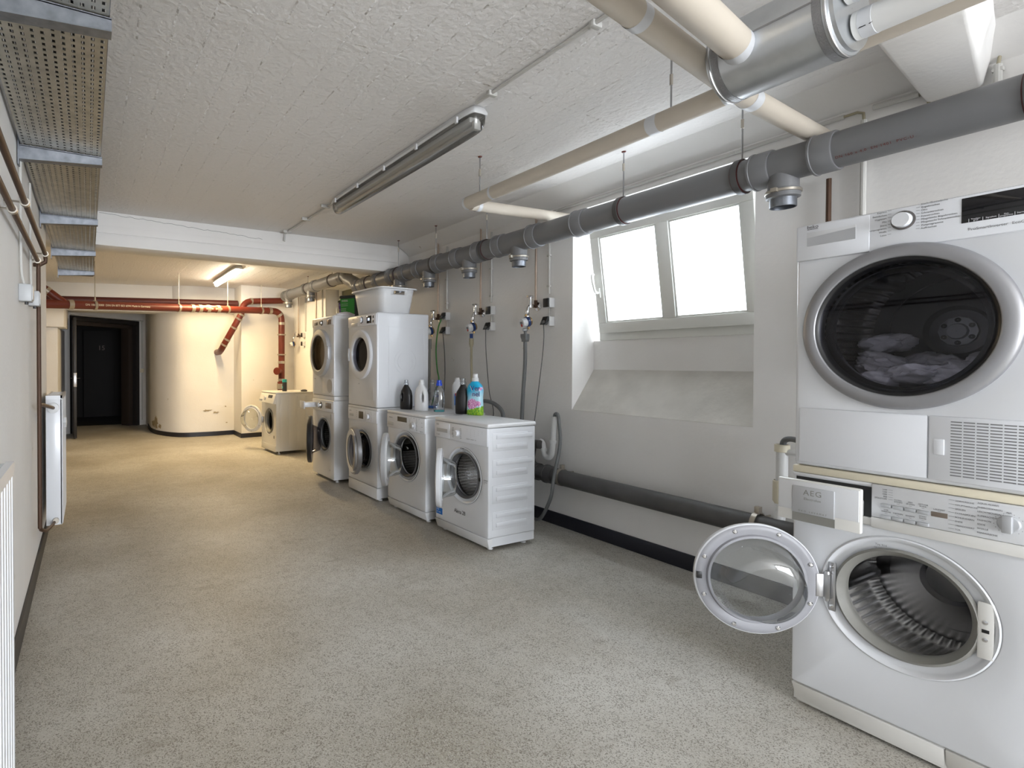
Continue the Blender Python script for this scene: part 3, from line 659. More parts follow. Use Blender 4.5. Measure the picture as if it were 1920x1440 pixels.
# --- dryer on top
def near_dryer():
    z0 = .884
    t = thing('tumble_dryer', 'white tumble dryer with wide silver ring door, topmost at the right edge', 'tumble dryer', (2.290, 1.029, z0), RZ)
    w, d, h = .60, .60, .866
    cx, cz = .290, 1.368-z0
    body(t, w, d, .0, h, (cx, cz, .225), bev=.012)
    slab(t, 'control_panel', 'panel_white', .001, .599, .735, .862, -.008, .004, .006)
    slab(t, 'drawer_front', 'panel_white', .004, .212, .736, .859, -.0105, .002, .005)
    slab(t, 'drawer_grip', 'plastic_paleSilver', .036, .176, .785, .834, -.0112, -.006, .001)
    MB().hexa([(.037, -.0116, .786), (.175, -.0116, .786), (.175, -.0105, .786), (.037, -.0105, .786)], [(.037, -.0116, .815), (.175, -.0116, .825), (.175, -.0105, .825), (.037, -.0105, .815)]).build('grip_hollow', 'plastic_silver', t)
    knob(t, .294, .820, .0235, 'panel_white', -.008, .024, 'ring_dark')
    slab(t, 'display', 'display_black', .423, .60, 1.664-z0, 1.737-z0, -.0095, -.004, .001)
    it = []
    for i, s in enumerate(('Express', 'Bettdecken', 'Hygiene+', 'Mix', 'Jeans', 'Schonprogramm', 'Wolle', 'Leise')): it += [(s, .254, .8545-i*.0107, .0078, 'RIGHT'), ('–', .257, .8540-i*.0107, .016)]
    for i, s in enumerate(('Koch-/Buntwäsche', 'Bügeltrocken', 'Öko', 'Schranktrocken', 'Extratrocken', 'Pflegeleicht Bügeltrocken', 'Pflegeleicht Schranktrocken', 'Zeitprogramme', 'Auffrischen')):
        it += [(s, .335, .8575-i*.0093, .0078)] + ([('–', .324, .8570-i*.0093, .016)] if i else [])
    it += [('ProSmartInverter', .437, 1.640-z0, .011), ('EcoGentle Tech', .522, 1.640-z0, .011)]
    lettering('panel_lettering', it, 'print_grey', t, y=-.0085)
    lettering('badge', [('beko', .036, .847, .017)], 'print_dark', t, y=-.011)
    MB().box(.037, .069, -.0112, -.0105, .8435, .845).build('badge_underline', 'print_dark', t)
    it = [('Trocken-', .4525, .7868, .0052, 'CENTER'), ('grad', .4525, .7825, .0052, 'CENTER'), ('Signalton', .4825, .784, .0058, 'CENTER'), ('Zeit-', .512, .7868, .0052, 'CENTER'), ('programme', .512, .7825, .0052, 'CENTER'), ('Startzeit', .541, .784, .0058, 'CENTER')] + [('|', x, .7825, .011, 'CENTER') for x in (.4385, .4665, .4975, .5275, .556)]
    lettering('display_lettering', it, 'print_light', t, y=-.0098)
    # door
    R, ri = .262, .220
    o = MB(); o.lathe([(R, .004), (R+.001, -.012), (R-.004, -.021), (R-.014, -.026), (ri+.004, -.031), (ri, -.028), (ri-.002, -.014), (ri-.012, -.012)], (cx, 0, cz), 'y', 96)
    dr = o.build('door', 'ring_silver', t, ang=50)
    MB().lathe([(ri-.001, -.026), (ri-.010, -.020), (ri-.016, -.008), (ri-.018, .0)], (cx, 0, cz), 'y', 72).build('door_bezel', 'black_plastic', dr)
    MB().lathe([(ri-.012, -.021), (.14, -.027), (.06, -.03), (.001, -.031)], (cx, 0, cz), 'y', 72).build('glass', 'smoked_glass', dr)
    MB().lathe([(ri-.020, .0), (ri-.026, .02), (ri-.030, .035), (ri-.036, .038), (ri-.036, .02)], (cx, 0, cz-.008), 'y', 64).build('inner_bowl', 'plain_steel_dark', dr)
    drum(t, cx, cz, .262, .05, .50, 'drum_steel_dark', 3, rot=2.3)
    MB().lathe([(.054, .484), (.052, .476), (.030, .474), (.026, .462), (.001, .462)], (cx, 0, cz), 'y', 12).build('drum_hub', 'plastic_silver', t)
    for k in range(6):
        a = pi/6+k*pi/3; MB().lathe([(.0085, .476), (.0085, .473), (.001, .473)], (cx+.041*cos(a), 0, cz+.041*sin(a)), 'y', 12).build('hub_bolt', 'black_plastic', t)
    # lower doors
    slab(t, 'filter_door', 'panel_white', .016, .356, .012, .208, -.006, .003, .006)
    slab(t, 'grille_panel', 'panel_white', .358, .596, .012, .208, -.006, .003, .006)
    slab(t, 'release_button', 'panel_white', .370, .394, .090, .138, -.0085, -.004, .004)
    g = MB()
    for r_ in range(19):
        for c_ in range(7): g.box(.407+c_*.0268, .4305+c_*.0268, -.0066, -.0055, .191-r_*.0089, .1945-r_*.0089)
    g.build('grille_slots', 'print_grey', t)
    return t
nd = near_dryer()
def laundry():
    from mathutils import noise
    mb = MB(); bm = mb.bm; rnd = random.Random(4)
    for k in range(26):
        u, v = rnd.uniform(-1, 1), rnd.uniform(0, 1)
        x = u*.165; y = .09+v*.26; base = .245-math.sqrt(.245**2-x*x); hgt = .10+.10*v*rnd.uniform(.6, 1)-.05*abs(u)
        z = base+rnd.uniform(.03, max(.04, hgt))+(.03 if k % 3 == 0 else 0)
        geo = bmesh.ops.create_icosphere(bm, subdivisions=4, radius=1.0)
        a, b_, c_ = rnd.uniform(.045, .085), rnd.uniform(.04, .07), rnd.uniform(.018, .035); rz, ry = rnd.uniform(0, 3.1), rnd.uniform(-.5, .5)
        M = Matrix.Translation((x, y, z)) @ Matrix.Rotation(rz, 4, 'Z') @ Matrix.Rotation(ry, 4, 'Y')
        for vt in geo['verts']:
            p = vt.co.copy(); q = p*1.6+Vector((k*3.7, 0, 0)); d_ = 1+.45*noise.noise(q)+.22*(1-2*abs(noise.noise(q*2.3)))
            p2 = M @ Vector((p.x*a*d_, p.y*b_*d_, p.z*c_*d_)); rr = math.hypot(p2.x, p2.z-.255)
            if rr > .238: f = .238/rr; p2.x *= f; p2.z = .255+(p2.z-.255)*f
            vt.co = p2
    o = mb.build('laundry', 'cloth', ang=80); o.rotation_euler = (0, 0, RZ); o.location = (2.290, 1.029-.290, 1.368-.255)
    tag(o, 'crumpled pale laundry lying behind the dark glass of the big silver ring dryer', 'laundry', kind='stuff')
laundry()

# --- machine nearest the window pipe: slim washer with ribbed side
def ribbed_washer():
    t = thing('washing_machine', 'slim white washer with horizontal ribs on its side, nearest the window', 'washing machine', (2.325, 3.388, 0), RZ+.01)
    w, d, h = .60, .417, .85
    body(t, w, d, .088, h-.03, (.335, .465, .196), bev=.008)
    MB().box(-.004, w+.004, -.010, d+.006, h-.028, h).build('top_panel', 'plastic_white', t, bevel=.010, bseg=3)
    slab(t, 'control_panel', 'panel_white', 0, w, .700, h-.029, -.012, .004, .005)
    slab(t, 'detergent_drawer', 'panel_white', .010, .190, .704, .815, -.015, 0, .004)
    slab(t, 'drawer_grip', 'plastic_silver', .032, .165, .744, .772, -.0156, -.01, .001)
    knob(t, .281, .757, .021, 'panel_white', -.012, .022)
    it = [('beko', .03, .795, .016), ('5 kg  1400', .03, .722, .009)]
    for i in range(7): it += [('Baumwolle'[:6+i % 3], .245, .79-i*.011, .006, 'RIGHT'), ('Pflegeleicht'[:6+i % 4], .315, .79-i*.011, .006)]
    for c_ in range(5):
        for i in range(2+(c_*3) % 4): it.append(('–', .39+c_*.04, .79-i*.012, .014))
    it += [('Temperatur    Schleudern    Start', .385, .728, .008)]
    lettering('panel_lettering', it, 'print_grey', t, y=-.0158)
    MB().hexa([(.006, .012, .022), (w-.006, .012, .022), (w-.006, .04, .022), (.006, .04, .022)], [(0, -.006, .086), (w, -.006, .086), (w, .04, .086), (0, .04, .086)]).build('kick_panel', 'plastic_white', t, bevel=.004)
    MB().box(.004, w-.004, .03, d-.004, .03, .088).build('plinth', 'enamel', t)
    surround(t, .335, .465, .198, .160, .014)
    gasket(t, .335, .465, .161, .145, 'gasket_dark', .008)
    drum(t, .335, .465, .215, .075, .36, rot=.3)
    door(t, .128, .458, .205, 39, 'enamel', 'enamel', 'bowl_glass', .145, .10, .035, hy=-.02)
    slab(t, 'energy_sticker', 'sticker_blue', .010, .088, .124, .172, -.0008, .001, 0)
    slab(t, 'sticker_border', 'panel_white', .008, .090, .105, .180, -.0004, .001, 0)
    lettering('sticker_print', [('5 kg', .02, .155, .014), ('A++ 1400', .016, .135, .012)], 'print_light', t, y=-.0012)
    lettering('scribble', [('Alena 28', .232, .185, .040, 'LEFT', .9)], 'print_dark', t, y=-.0008)
    lettering('notice', [('ACHTUNG', .552, .47, .009), ('vor Gebrauch', .548, .458, .007), ('lesen', .552, .448, .007)], 'print_grey', t, y=-.0008)
    lettering('surround_print', [('A 1400', .305, .648, .014), ('CE 50Hz', .33, .637, .009)], 'print_dark', t, y=-.004)
    slab(t, 'lock_slot', 'black_plastic', .500, .513, .455, .478, -.002, .004, .001)
    # embossed serpentine ribs on the near side (x = w plane)
    for gi in range(4):
        zc = .735-gi*.175
        a = MB(); y0, y1 = .035, d-.03
        for k, (yy0, yy1, hz) in enumerate(((y0, y1, .018), (y0+.015, y1-.03, .018))): pass
        def rr(yy0, yy1, zz0, zz1, tck):
            a.box(w-.003, w+tck, yy0, yy1, zz0, zz1)
        rr(y0, y1-.04, zc-.068, zc+.052, .0032)
        rr(y0+.03, y1-.0, zc+.012, zc+.040, .0075)
        rr(y0+.03, y1-.055, zc-.050, zc-.022, .0075)
        a.build('side_rib', 'enamel', t, bevel=.0032, bseg=2)
    feet(t, w, d)
    return t
ribbed_washer()

def washer_display():
    t = thing('washing_machine', 'white washer with round door ajar and detergent bottles standing on top', 'washing machine', (2.313, 4.110, 0), RZ+.004)
    w, d, h = .60, .58, .845
    body(t, w, d, .088, h-.02, (.303, .485, .205), bev=.012)
    MB().box(-.003, w+.003, -.006, d+.004, h-.022, h).build('top_panel', 'plastic_white', t, bevel=.008, bseg=3)
    slab(t, 'control_panel', 'panel_white', .002, w-.002, .700, h-.024, -.010, .004, .007)
    slab(t, 'drawer_grip', 'plastic_silver', .018, .118, .722, .752, -.0112, -.006, .003)
    slab(t, 'display', 'display_olive', .184, .334, .766, .806, -.0115, -.006, .001)
    knob(t, .431, .752, .024, 'plastic_silver', -.010, .024, 'panel_white')
    it = [('Bauknecht', .045, .786, .014)]
    for i in range(9): it += [('Pflege'[:4+i % 3], .386, .80-i*.0105, .006, 'RIGHT'), ('Baumw'[:3+i % 3], .476, .80-i*.0105, .006)]
    for i in range(5): it.append(('ooo'[:1+i % 3], .355+i*.04, .808, .010))
    it += [('Start', .55, .782, .008), ('Pause', .55, .75, .008), ('Super Eco', .53, .712, .010)]
    lettering('panel_lettering', it, 'print_grey', t, y=-.0108)
    MB().hexa([(.006, .016, .022), (w-.006, .016, .022), (w-.006, .04, .022), (.006, .04, .022)], [(0, -.002, .086), (w, -.002, .086), (w, .04, .086), (0, .04, .086)]).build('kick_panel', 'plastic_white', t, bevel=.004)
    MB().box(.004, w-.004, .03, d-.004, .03, .088).build('plinth', 'enamel', t)
    surround(t, .303, .485, .208, .168, .022)
    gasket(t, .303, .485, .170, .148, 'gasket_dark', .004)
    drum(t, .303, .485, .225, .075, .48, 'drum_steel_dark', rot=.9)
    door(t, .085, .468, .215, 36, 'plastic_silver', 'plastic_white', 'bowl_glass', .150, .11, .04, hy=-.02)
    slab(t, 'lock_slot', 'black_plastic', .478, .490, .478, .50, -.004, .004, .001)
    feet(t, w, d)
washer_display()

def stack_two():
    # washer below
    t = thing('washing_machine', 'white washer with pewter ring door ajar, under the dryer carrying the laundry basket', 'washing machine', (2.294, 4.867, 0), RZ)
    w, d, h = .60, .55, .845
    body(t, w, d, .125, h-.02, (.300, .432, .20), bev=.008)
    MB().box(-.003, w+.003, -.004, d, h-.022, h).build('top_panel', 'plastic_white', t, bevel=.004)
    slab(t, 'control_panel', 'panel_white', .002, w-.002, .708, h-.024, -.008, .004, .004)
    slab(t, 'drawer_grip', 'plastic_silver', .035, .125, .738, .762, -.0092, -.006, .003)
    slab(t, 'display', 'display_olive', .240, .335, .728, .797, -.0095, -.006, .001)
    knob(t, .440, .760, .024, 'panel_white', -.008, .022, 'plastic_silver')
    it = [('BOSCH', .035, .786, .013)]
    for i in range(8): it += [('Koch/Bunt'[:5+i % 3], .392, .80-i*.011, .006, 'RIGHT'), ('Pflegel'[:4+i % 3], .492, .80-i*.011, .006)]
    for i in range(4): it.append(('oo', .19, .795-i*.02, .013))
    lettering('panel_lettering', it, 'print_grey', t, y=-.0095)
    MB().box(0, w, -.002, .03, .022, .122).build('kick_panel', 'plastic_white', t, bevel=.004)
    MB().box(.004, w-.004, .03, d-.004, .03, .125).build('plinth', 'enamel', t)
    surround(t, .300, .432, .203, .17, .016); gasket(t, .300, .432, .17, .15, 'gasket_dark', .004)
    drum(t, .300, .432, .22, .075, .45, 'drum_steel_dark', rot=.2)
    o = door(t, .070, .432, .222, 11, 'ring_silver', 'plastic_white', 'smoked_glass', .150, .10, .045, hy=-.02)
    MB().lathe([(.152, -.047), (.20, -.049), (.204, -.044)], (.234, 0, 0), 'y', 64).build('inner_rim', 'plastic_white', o)
    MB().prism([(.30+.13*cos(a), .0+.19*sin(a)*1.0) for a in [radians(x) for x in range(-62, 63, 8)]] + [(.27+.11*cos(a), .16*sin(a)) for a in [radians(x) for x in range(62, -63, -8)]], .018, 1, -.063).build('door_handle', 'ring_silver', o, bevel=.003)
    feet(t, w, d)
    # dryer above
    z0 = .848
    t = thing('tumble_dryer', 'white tumble dryer with dark porthole and lit screen, directly under the laundry basket', 'tumble dryer', (2.290, 4.868, z0), RZ)
    d, h = .556, .864
    cx, cz = .285, 1.335-z0
    body(t, w, d, 0, h, (cx, cz, .20), bev=.014)
    slab(t, 'control_panel', 'panel_white', .004, w-.012, 1.60-z0, 1.702-z0, -.006, .004, .006)
    slab(t, 'drawer_grip', 'plastic_silver', .08, .225, 1.608-z0, 1.640-z0, -.0075, -.004, .003)
    knob(t, .300, 1.660-z0, .026, 'panel_white', -.006, .022, 'black_plastic')
    slab(t, 'display', 'display_black', .408, .503, 1.62-z0, 1.688-z0, -.008, -.003, .001)
    slab(t, 'screen_icon', 'screen_icon', .435, .468, 1.645-z0, 1.668-z0, -.0084, -.008, 0)
    slab(t, 'touch_button', 'display_black', .528, .548, 1.662-z0, 1.685-z0, -.008, -.003, .001); slab(t, 'touch_button', 'display_black', .528, .548, 1.622-z0, 1.645-z0, -.008, -.003, .001)
    lettering('panel_lettering', [('Bauknecht', .10, 1.672-z0, .012), ('AutoDry', .2, 1.69-z0, .008)], 'print_grey', t, y=-.0065)
    R, ri = .232, .160
    o = MB(); o.lathe([(R, .003), (R, -.014), (R-.008, -.024), (ri+.03, -.030), (ri+.006, -.022), (ri, -.008), (ri-.004, .02)], (cx, 0, cz), 'y', 80); dr = o.build('door', 'enamel', t)
    MB().lathe([(ri-.001, -.012), (.1, -.018), (.001, -.02)], (cx, 0, cz), 'y', 60).build('glass', 'smoked_glass', dr)
    MB().lathe([(ri, .01), (ri-.012, .05), (.08, .09), (.001, .095)], (cx, 0, cz), 'y', 60).build('inner_bowl', 'black_plastic', dr)
    hn = MB(); hn.tube([(cx-.207, -.030, cz-.06), (cx-.211, -.036, cz), (cx-.207, -.030, cz+.06)], .010, 10); hn.build('door_handle', 'plastic_silver', dr)
    v = MB()
    for r_ in range(10): v.box(.40, .535, -.0016, .001, .068+r_*.0118, .0735+r_*.0118)
    v.build('grille_slots', 'plastic_paleSilver', t)
    lettering('front_badge', [('air', .23, 1.055-z0, .016)], 'print_grey', t, y=-.0006)
    # pressed panel on the near side
    s = MB()
    def ringp(y0, y1, zz0, zz1, wd, tck):
        s.box(w-.002, w+tck, y0, y1, zz0, zz0+wd); s.box(w-.002, w+tck, y0, y1, zz1-wd, zz1); s.box(w-.002, w+tck, y0, y0+wd, zz0+wd, zz1-wd); s.box(w-.002, w+tck, y1-wd, y1, zz0+wd, zz1-wd)
    ringp(.12, .50, .10, .74, .010, .002)
    s.lathe([(.118, w-.001), (.118, w+.002), (.112, w+.002), (.112, w-.001)], (0, .30, .42), 'x', 48); s.lathe([(.085, w-.001), (.085, w+.002), (.080, w+.002), (.080, w-.001)], (0, .30, .42), 'x', 48)
    s.build('side_pressing', 'enamel', t)
stack_two()

def stack_one():
    t = thing('washing_machine', 'white washer with black door and drawer open, under the dryer with tubs', 'washing machine', (2.253, 5.738, 0), RZ)
    w, d, h = .60, .58, .86
    body(t, w, d, .03, h, (.325, .482, .19), bev=.01)
    slab(t, 'control_panel', 'panel_white', .002, w-.002, .735, h-.004, -.006, .004, .004)
    dr = MB().box(-.004, .13, -.155, -.14, .748, .835).build('detergent_drawer', 'plastic_white', t, bevel=.006)
    MB().box(.01, .115, -.14, .01, .765, .82).build('detergent_tray', 'plastic_paleSilver', dr, bevel=.004)
    knob(t, .255, .797, .030, 'chrome', -.006, .026, 'black_plastic')
    slab(t, 'display', 'display_lcd', .385, .545, .772, .832, -.008, -.003, .001)
    slab(t, 'energy_label', 'plastic_silver', .50, .53, .66, .715, -.0008, .001, 0)
    lettering('front_badge', [('LG', .48, .115, .02)], 'print_grey', t, y=-.0008)
    surround(t, .325, .482, .193, .17, .012, 'enamel'); gasket(t, .325, .482, .172, .15, 'gasket_dark', .004)
    drum(t, .325, .482, .22, .075, .48, 'drum_steel_dark', rot=.5)
    o = door(t, .075, .440, .250, 25, 'black_plastic', 'ring_dark', 'smoked_glass', .155, .09, .045, hy=-.02)
    feet(t, w, d)
    k = MB().box(.004, w-.004, .004, d-.01, h+.001, .905).build('stacking_frame', 'plastic_white', t, bevel=.004)
    z0 = .907
    t = thing('tumble_dryer', 'white tumble dryer with bronze glass door, topmost of the stack beside the red pipe', 'tumble dryer', (2.250, 5.738, z0), RZ)
    h = .845; cx, cz = .262, 1.365-z0
    body(t, w, d, 0, h, (cx, cz, .21), bev=.012)
    slab(t, 'control_panel', 'panel_white', .004, w-.012, 1.652-z0, 1.742-z0, -.006, .004, .004)
    slab(t, 'drawer_grip', 'gasket_dark', .07, .165, 1.672-z0, 1.705-z0, -.0075, -.004, .003)
    knob(t, .285, 1.69-z0, .024, 'chrome', -.006, .022, 'black_plastic')
    slab(t, 'display', 'display_lcd', .425, .545, 1.66-z0, 1.71-z0, -.008, -.003, .001)
    lettering('panel_lettering', [('LG', .10, 1.718-z0, .016), ('DUAL Inverter', .43, 1.722-z0, .010)], 'print_grey', t, y=-.0065)
    R, ri = .255, .190
    o = MB(); o.lathe([(R, .003), (R+.002, -.02), (R-.006, -.036), (ri+.012, -.046), (ri, -.040), (ri-.004, -.02)], (cx, 0, cz), 'y', 80); dr = o.build('door', 'plastic_silver', t)
    MB().lathe([(ri+.001, -.040), (.1, -.047), (.001, -.049)], (cx, 0, cz), 'y', 60).build('glass', 'bronze_glass', dr)
    MB().lathe([(ri, -.01), (ri-.01, .03), (.09, .05), (.001, .05)], (cx, 0, cz), 'y', 60).build('inner_bowl', 'duct_beige', dr)
    slab(t, 'hinge_cover', 'plastic_silver', cx+.225, cx+.262, cz-.07, cz+.07, -.034, 0, .004)
    slab(t, 'filter_door', 'panel_white', .30, w-.02, .02, .19, -.004, .003, .004)
    MB().lathe([(.072, -.003), (.072, -.0055), (.001, -.0055)], (.50, 0, .105), 'y', 40).build('air_vent', 'plastic_silver', t)
    lettering('front_badge', [('Inverter', .06, .17, .014)], 'print_grey', t, y=-.0008)
    s = MB(); s.lathe([(.20, w-.001), (.20, w+.002), (.194, w+.002), (.194, w-.001)], (0, .28, .42), 'x', 48); s.lathe([(.08, w-.001), (.08, w+.002), (.075, w+.002), (.075, w-.001)], (0, .28, .42), 'x', 40); s.build('side_pressing', 'enamel', t)
stack_one()

def far_washer():
    t = thing('washing_machine', 'farthest white washer, alone beside the red vertical pipe, door wide open', 'washing machine', (2.231, 7.715, 0), RZ+.05)
    w, d, h = .60, .56, .855
    body(t, w, d, .04, h-.02, (.315, .445, .19), 'enamel_warm', .014)
    MB().box(-.002, w+.002, -.002, d+.004, h-.022, h).build('top_panel', 'enamel_warm', t, bevel=.008, bseg=3)
    MB().hexa([(.004, -.045, .70), (w-.004, -.045, .70), (w-.004, .01, .69), (.004, .01, .69)], [(.004, -.004, .825), (w-.004, -.004, .825), (w-.004, .01, .83), (.004, .01, .83)]).build('control_panel', 'enamel_warm', t, bevel=.006)
    MB().hexa([(.34, -.024, .772), (.50, -.024, .772), (.50, 0, .772), (.34, 0, .772)], [(.34, -.010, .812), (.50, -.010, .812), (.50, 0, .812), (.34, 0, .812)]).build('display', 'display_black', t)
    MB().lathe([(.03, 0), (.028, -.022), (.001, -.024)], (.24, -.02, .765), 'y', 24).build('program_knob', 'enamel_warm', t)
    slab(t, 'drawer_grip', 'plastic_silver', .03, .14, .72, .745, -.042, -.03, .002)
    surround(t, .315, .445, .20, .165, .014, 'enamel_warm'); gasket(t, .315, .445, .165, .14, 'gasket_grey', .004)
    drum(t, .315, .445, .21, .075, .46, 'drum_steel_dark', rot=.5)
    door(t, .09, .445, .20, 152, 'enamel_warm', 'plastic_white', 'bowl_glass', .15, .11, .03, 6, hy=-.02)
    slab(t, 'energy_label', 'print_dark', .505, .53, .215, .255, -.0006, .001, 0)
    slab(t, 'door_hinge', 'steel', .085, .115, .40, .49, -.03, 0, .003)
    for i in range(4):
        MB().box(w-.002, w+.003, .06+i*.125, .155+i*.125, .06, .80).build('side_rib', 'enamel_warm', t, bevel=.0025)
    slab(t, 'kick_panel', 'enamel_warm', .01, w-.01, .035, .12, -.004, .003, .003)
    feet(t, w, d)
far_washer()

# ------------------------------------------------------------------ bottles, tubs, basket
def bottle(name, label, x, y, z, rz, a, b, H, m, cap, caph, capr, handle=True, group=None, p=2.3, kind=0):
    t = thing(name, label, 'bottle', (x, y, z), rz, group)
    hb = H-caph
    if kind == 0: secs = [(0, a*.90, b*.9), (.006, a*.97, b), (hb*.25, a, b), (hb*.55, a*.98, b), (hb*.75, a*.82, b*.9), (hb*.90, a*.48, b*.66), (hb*.96, capr*.95, capr*.95), (hb, capr*.85, capr*.85)]
    elif kind == 1: secs = [(0, a*.96, b*.95), (.006, a, b), (hb*.5, a, b), (hb*.82, a*.95, b), (hb*.93, a*.6, b*.75), (hb*.97, capr*.95, capr*.95), (hb, capr*.9, capr*.9)]
    else: secs = [(0, a*.95, b*.9), (.006, a, b), (hb*.2, a*.99, b), (hb*.38, a*.96, b*.98), (hb*.5, a*.92, b*.95), (hb*.65, a*.98, b), (hb*.76, a*1.0, b), (hb*.88, a*.82, b*.9), (hb*.96, a*.5, b*.7), (hb, capr*.9, capr*.9)]
    if kind == 3: secs = [(0, a*.92, b*.9), (.006, a*.98, b), (hb*.3, a, b), (hb*.62, a*.97, b), (hb*.80, a*.80, b*.95), (hb*.90, a*.52, b*.8), (hb*.95, capr*1.0, capr), (hb, capr*.9, capr*.9)]
    mb = MB().oval(secs, 36, p); o = mb.build('bottle_body', m, t, ang=60)
    if handle:
        c = MB().oval([(-.1, .13*a*2, hb*.17), (.1, .13*a*2, hb*.17)], 20, 2); cut = c.build('c', m)
        cut.rotation_euler = (pi/2, 0, 0); cut.location = (x, y, z)
        cut.matrix_world = Matrix.Translation((x, y, z)) @ Matrix.Rotation(rz, 4, 'Z') @ Matrix.Translation((a*.38*handle, 0, hb*.50)) @ Matrix.Rotation(pi/2, 4, 'X')
        bpy.context.view_layer.update(); boolean_cut(o, cut)
    MB().lathe([(capr, 0), (capr*1.02, .004), (capr*.96, caph*.45), (capr*.80, caph*.5), (capr*.76, caph*.97), (capr*.6, caph)], (0, 0, hb-.002), 'z', 24, False, True).build('cap', cap, t)
    return t
t3, t4 = .8455, .8505
b = bottle('detergent_bottle', 'black detergent bottle with a clear cap, leftmost on the washer top', 2.495, 4.12-.02, t3, radians(118), .060, .035, .262, 'black_plastic', 'clear_plastic', .045, .021, 1)
lettering('bottle_label', [('BLACK', -.045, .07, .018), ('Color', -.042, .053, .014), ('|||||', -.04, .09, .022)], 'print_light', b, y=-.0, mx=Matrix.Translation((.015, -.0365, 0)))
b = bottle('detergent_bottle', 'opaque white bottle with lilac label, second from the left on the washer', 2.525, 3.90, t3, radians(118), .064, .036, .268, 'plastic_white', 'plastic_white', .038, .024, -1, kind=3)
lb = MB().oval([(.03, .030, .004), (.15, .018, .003)], 20, 2.5).build('bottle_label', 'label_lilac', b); lb.location = (.024, -.0345, 0)
b = bottle('detergent_bottle', 'empty see-through bottle with blue liquid left, behind the blue capped one', 2.76, 4.08, t3, radians(120), .055, .035, .262, 'clear_plastic', 'clear_plastic', .045, .024, 1)
MB().oval([(.002, .049, .030), (.022, .050, .031)], 28, 2.3).build('liquid', 'hose_blue' if 'hose_blue' in MATS else 'sticker_blue', b)
b = bottle('detergent_bottle', 'clear flat bottle with a bright blue cap on the washer', 2.615, 3.765, t3, radians(150), .046, .034, .268, 'clear_plastic', 'blue_cap', .048, .026, 1, p=3.2, kind=1)
MB().oval([(.002, .041, .030), (.014, .042, .031)], 28, 3).build('liquid', 'teal', b)
lettering('bottle_label', [('Persil', 0, .12, .022), ('Gel', .0, .04, .028)], 'print_navy', b, y=-.0355)
b = bottle('detergent_bottle', 'tall narrow white bottle seen side-on, standing alone between the two washers', 2.885, 3.875, t3, radians(62), .037, .045, .282, 'plastic_white', 'plastic_white', .028, .024, 0, kind=1)
MB().box(-.0375, -.036, -.03, .03, .04, .14).build('bottle_label', 'sticker_blue', b); MB().box(-.038, -.036, -.025, .025, .12, .145).build('label_stripe', 'print_red', b)
b = bottle('detergent_bottle', 'black bottle with clear cap half hidden behind the blue floral bottle', 2.64, 3.47, t4, radians(140), .062, .040, .285, 'black_plastic', 'clear_plastic', .052, .024, 0)
b = bottle('softener_bottle', 'blue fabric softener bottle with pink flower print and white lid', 2.668, 3.352, t4, radians(-62), .066, .040, .322, 'printed_sleeve', 'plastic_white', .058, .026, 0, kind=2, p=2.6)
lettering('bottle_logo_shadow', [('Ver', -.024, .190, .060), ('nel', -.010, .146, .060)], 'print_light', b, y=-.0415, mx=Matrix.Translation((-.003, .0004, -.002)))
lettering('bottle_logo', [('Ver', -.022, .192, .054), ('nel', -.008, .148, .054)], 'print_navy', b, y=-.0425)
# basket on stack two
bk = thing('laundry_basket', 'white plastic laundry basket on top of the stacked dryer', 'basket', (2.52, 4.565, 1.7135), radians(90+4))
m = MB(); secs = [(0, .235, .165), (.004, .24, .17), (.16, .262, .192), (.226, .272, .203)]
m.oval([(z, a, b_) for z, a, b_ in secs], 44, 6)
m.bm.faces.ensure_lookup_table(); bmesh.ops.delete(m.bm, geom=[max(m.bm.faces, key=lambda f: f.calc_center_median().z)], context='FACES_ONLY')
bo = m.build('tub', 'plastic_white', bk, ang=50); md = bo.modifiers.new('s', 'SOLIDIFY'); md.thickness = .004
c = MB().box(-.06, .06, -.3, .3, .172, .205).build('c', 'plastic_white', bevel=.008); c.matrix_world = Matrix.Translation((2.52, 4.565, 1.7135)) @ Matrix.Rotation(radians(94), 4, 'Z') @ Matrix.Rotation(pi/2, 4, 'Z'); bpy.context.view_layer.update(); boolean_cut(bo, c)
rim = MB(); N = 60; pts = []
def sup(a, b_, t, p=6): ct, st = cos(t), sin(t); return (a*math.copysign(abs(ct)**(2/p), ct), b_*math.copysign(abs(st)**(2/p), st))
R_ = [[], [], [], []]
for k, (da, z) in enumerate(((0, .222), (.024, .222), (.024, .234), (-.002, .234))):
    for j in range(N): xy = sup(.272+da, .203+da, 2*pi*j/N); R_[k].append(rim.bm.verts.new((*xy, z)))
for k in range(4):
    for j in range(N): rim.bm.faces.new((R_[k][j], R_[k][(j+1) % N], R_[(k+1) % 4][(j+1) % N], R_[(k+1) % 4][j]))
rim.build('rim', 'plastic_white', bk, ang=50)
# tubs on stack one
def tub(label, x, y, rz, a, H, mlab, text):
    t = thing('detergent_tub', label, 'tub', (x, y, 1.7535), rz)
    MB().oval([(0, a*.86, a*.86*.8), (H*.9, a*.97, a*.97*.8)], 32, 5).build('container', 'tub_dark', t, ang=50)
    MB().oval([(H*.88, a*1.06, a*1.06*.8), (H*.97, a*1.07, a*1.07*.8), (H, a*.98, a*.98*.8)], 32, 5).build('lid', 'tub_dark', t, ang=50)
    MB().hexa([(-a*.72, -a*.86*.8-.003, .012), (a*.72, -a*.86*.8-.003, .012), (a*.72, -a*.8*.8, .012), (-a*.72, -a*.8*.8, .012)], [(-a*.78, -a*.97*.8-.003, H*.84), (a*.78, -a*.97*.8-.003, H*.84), (a*.78, -a*.9*.8, H*.84), (-a*.78, -a*.9*.8, H*.84)]).build('tub_label', mlab, t)
    lettering('label_print', text, 'print_light', t, y=-a*.80-.004)
    return t
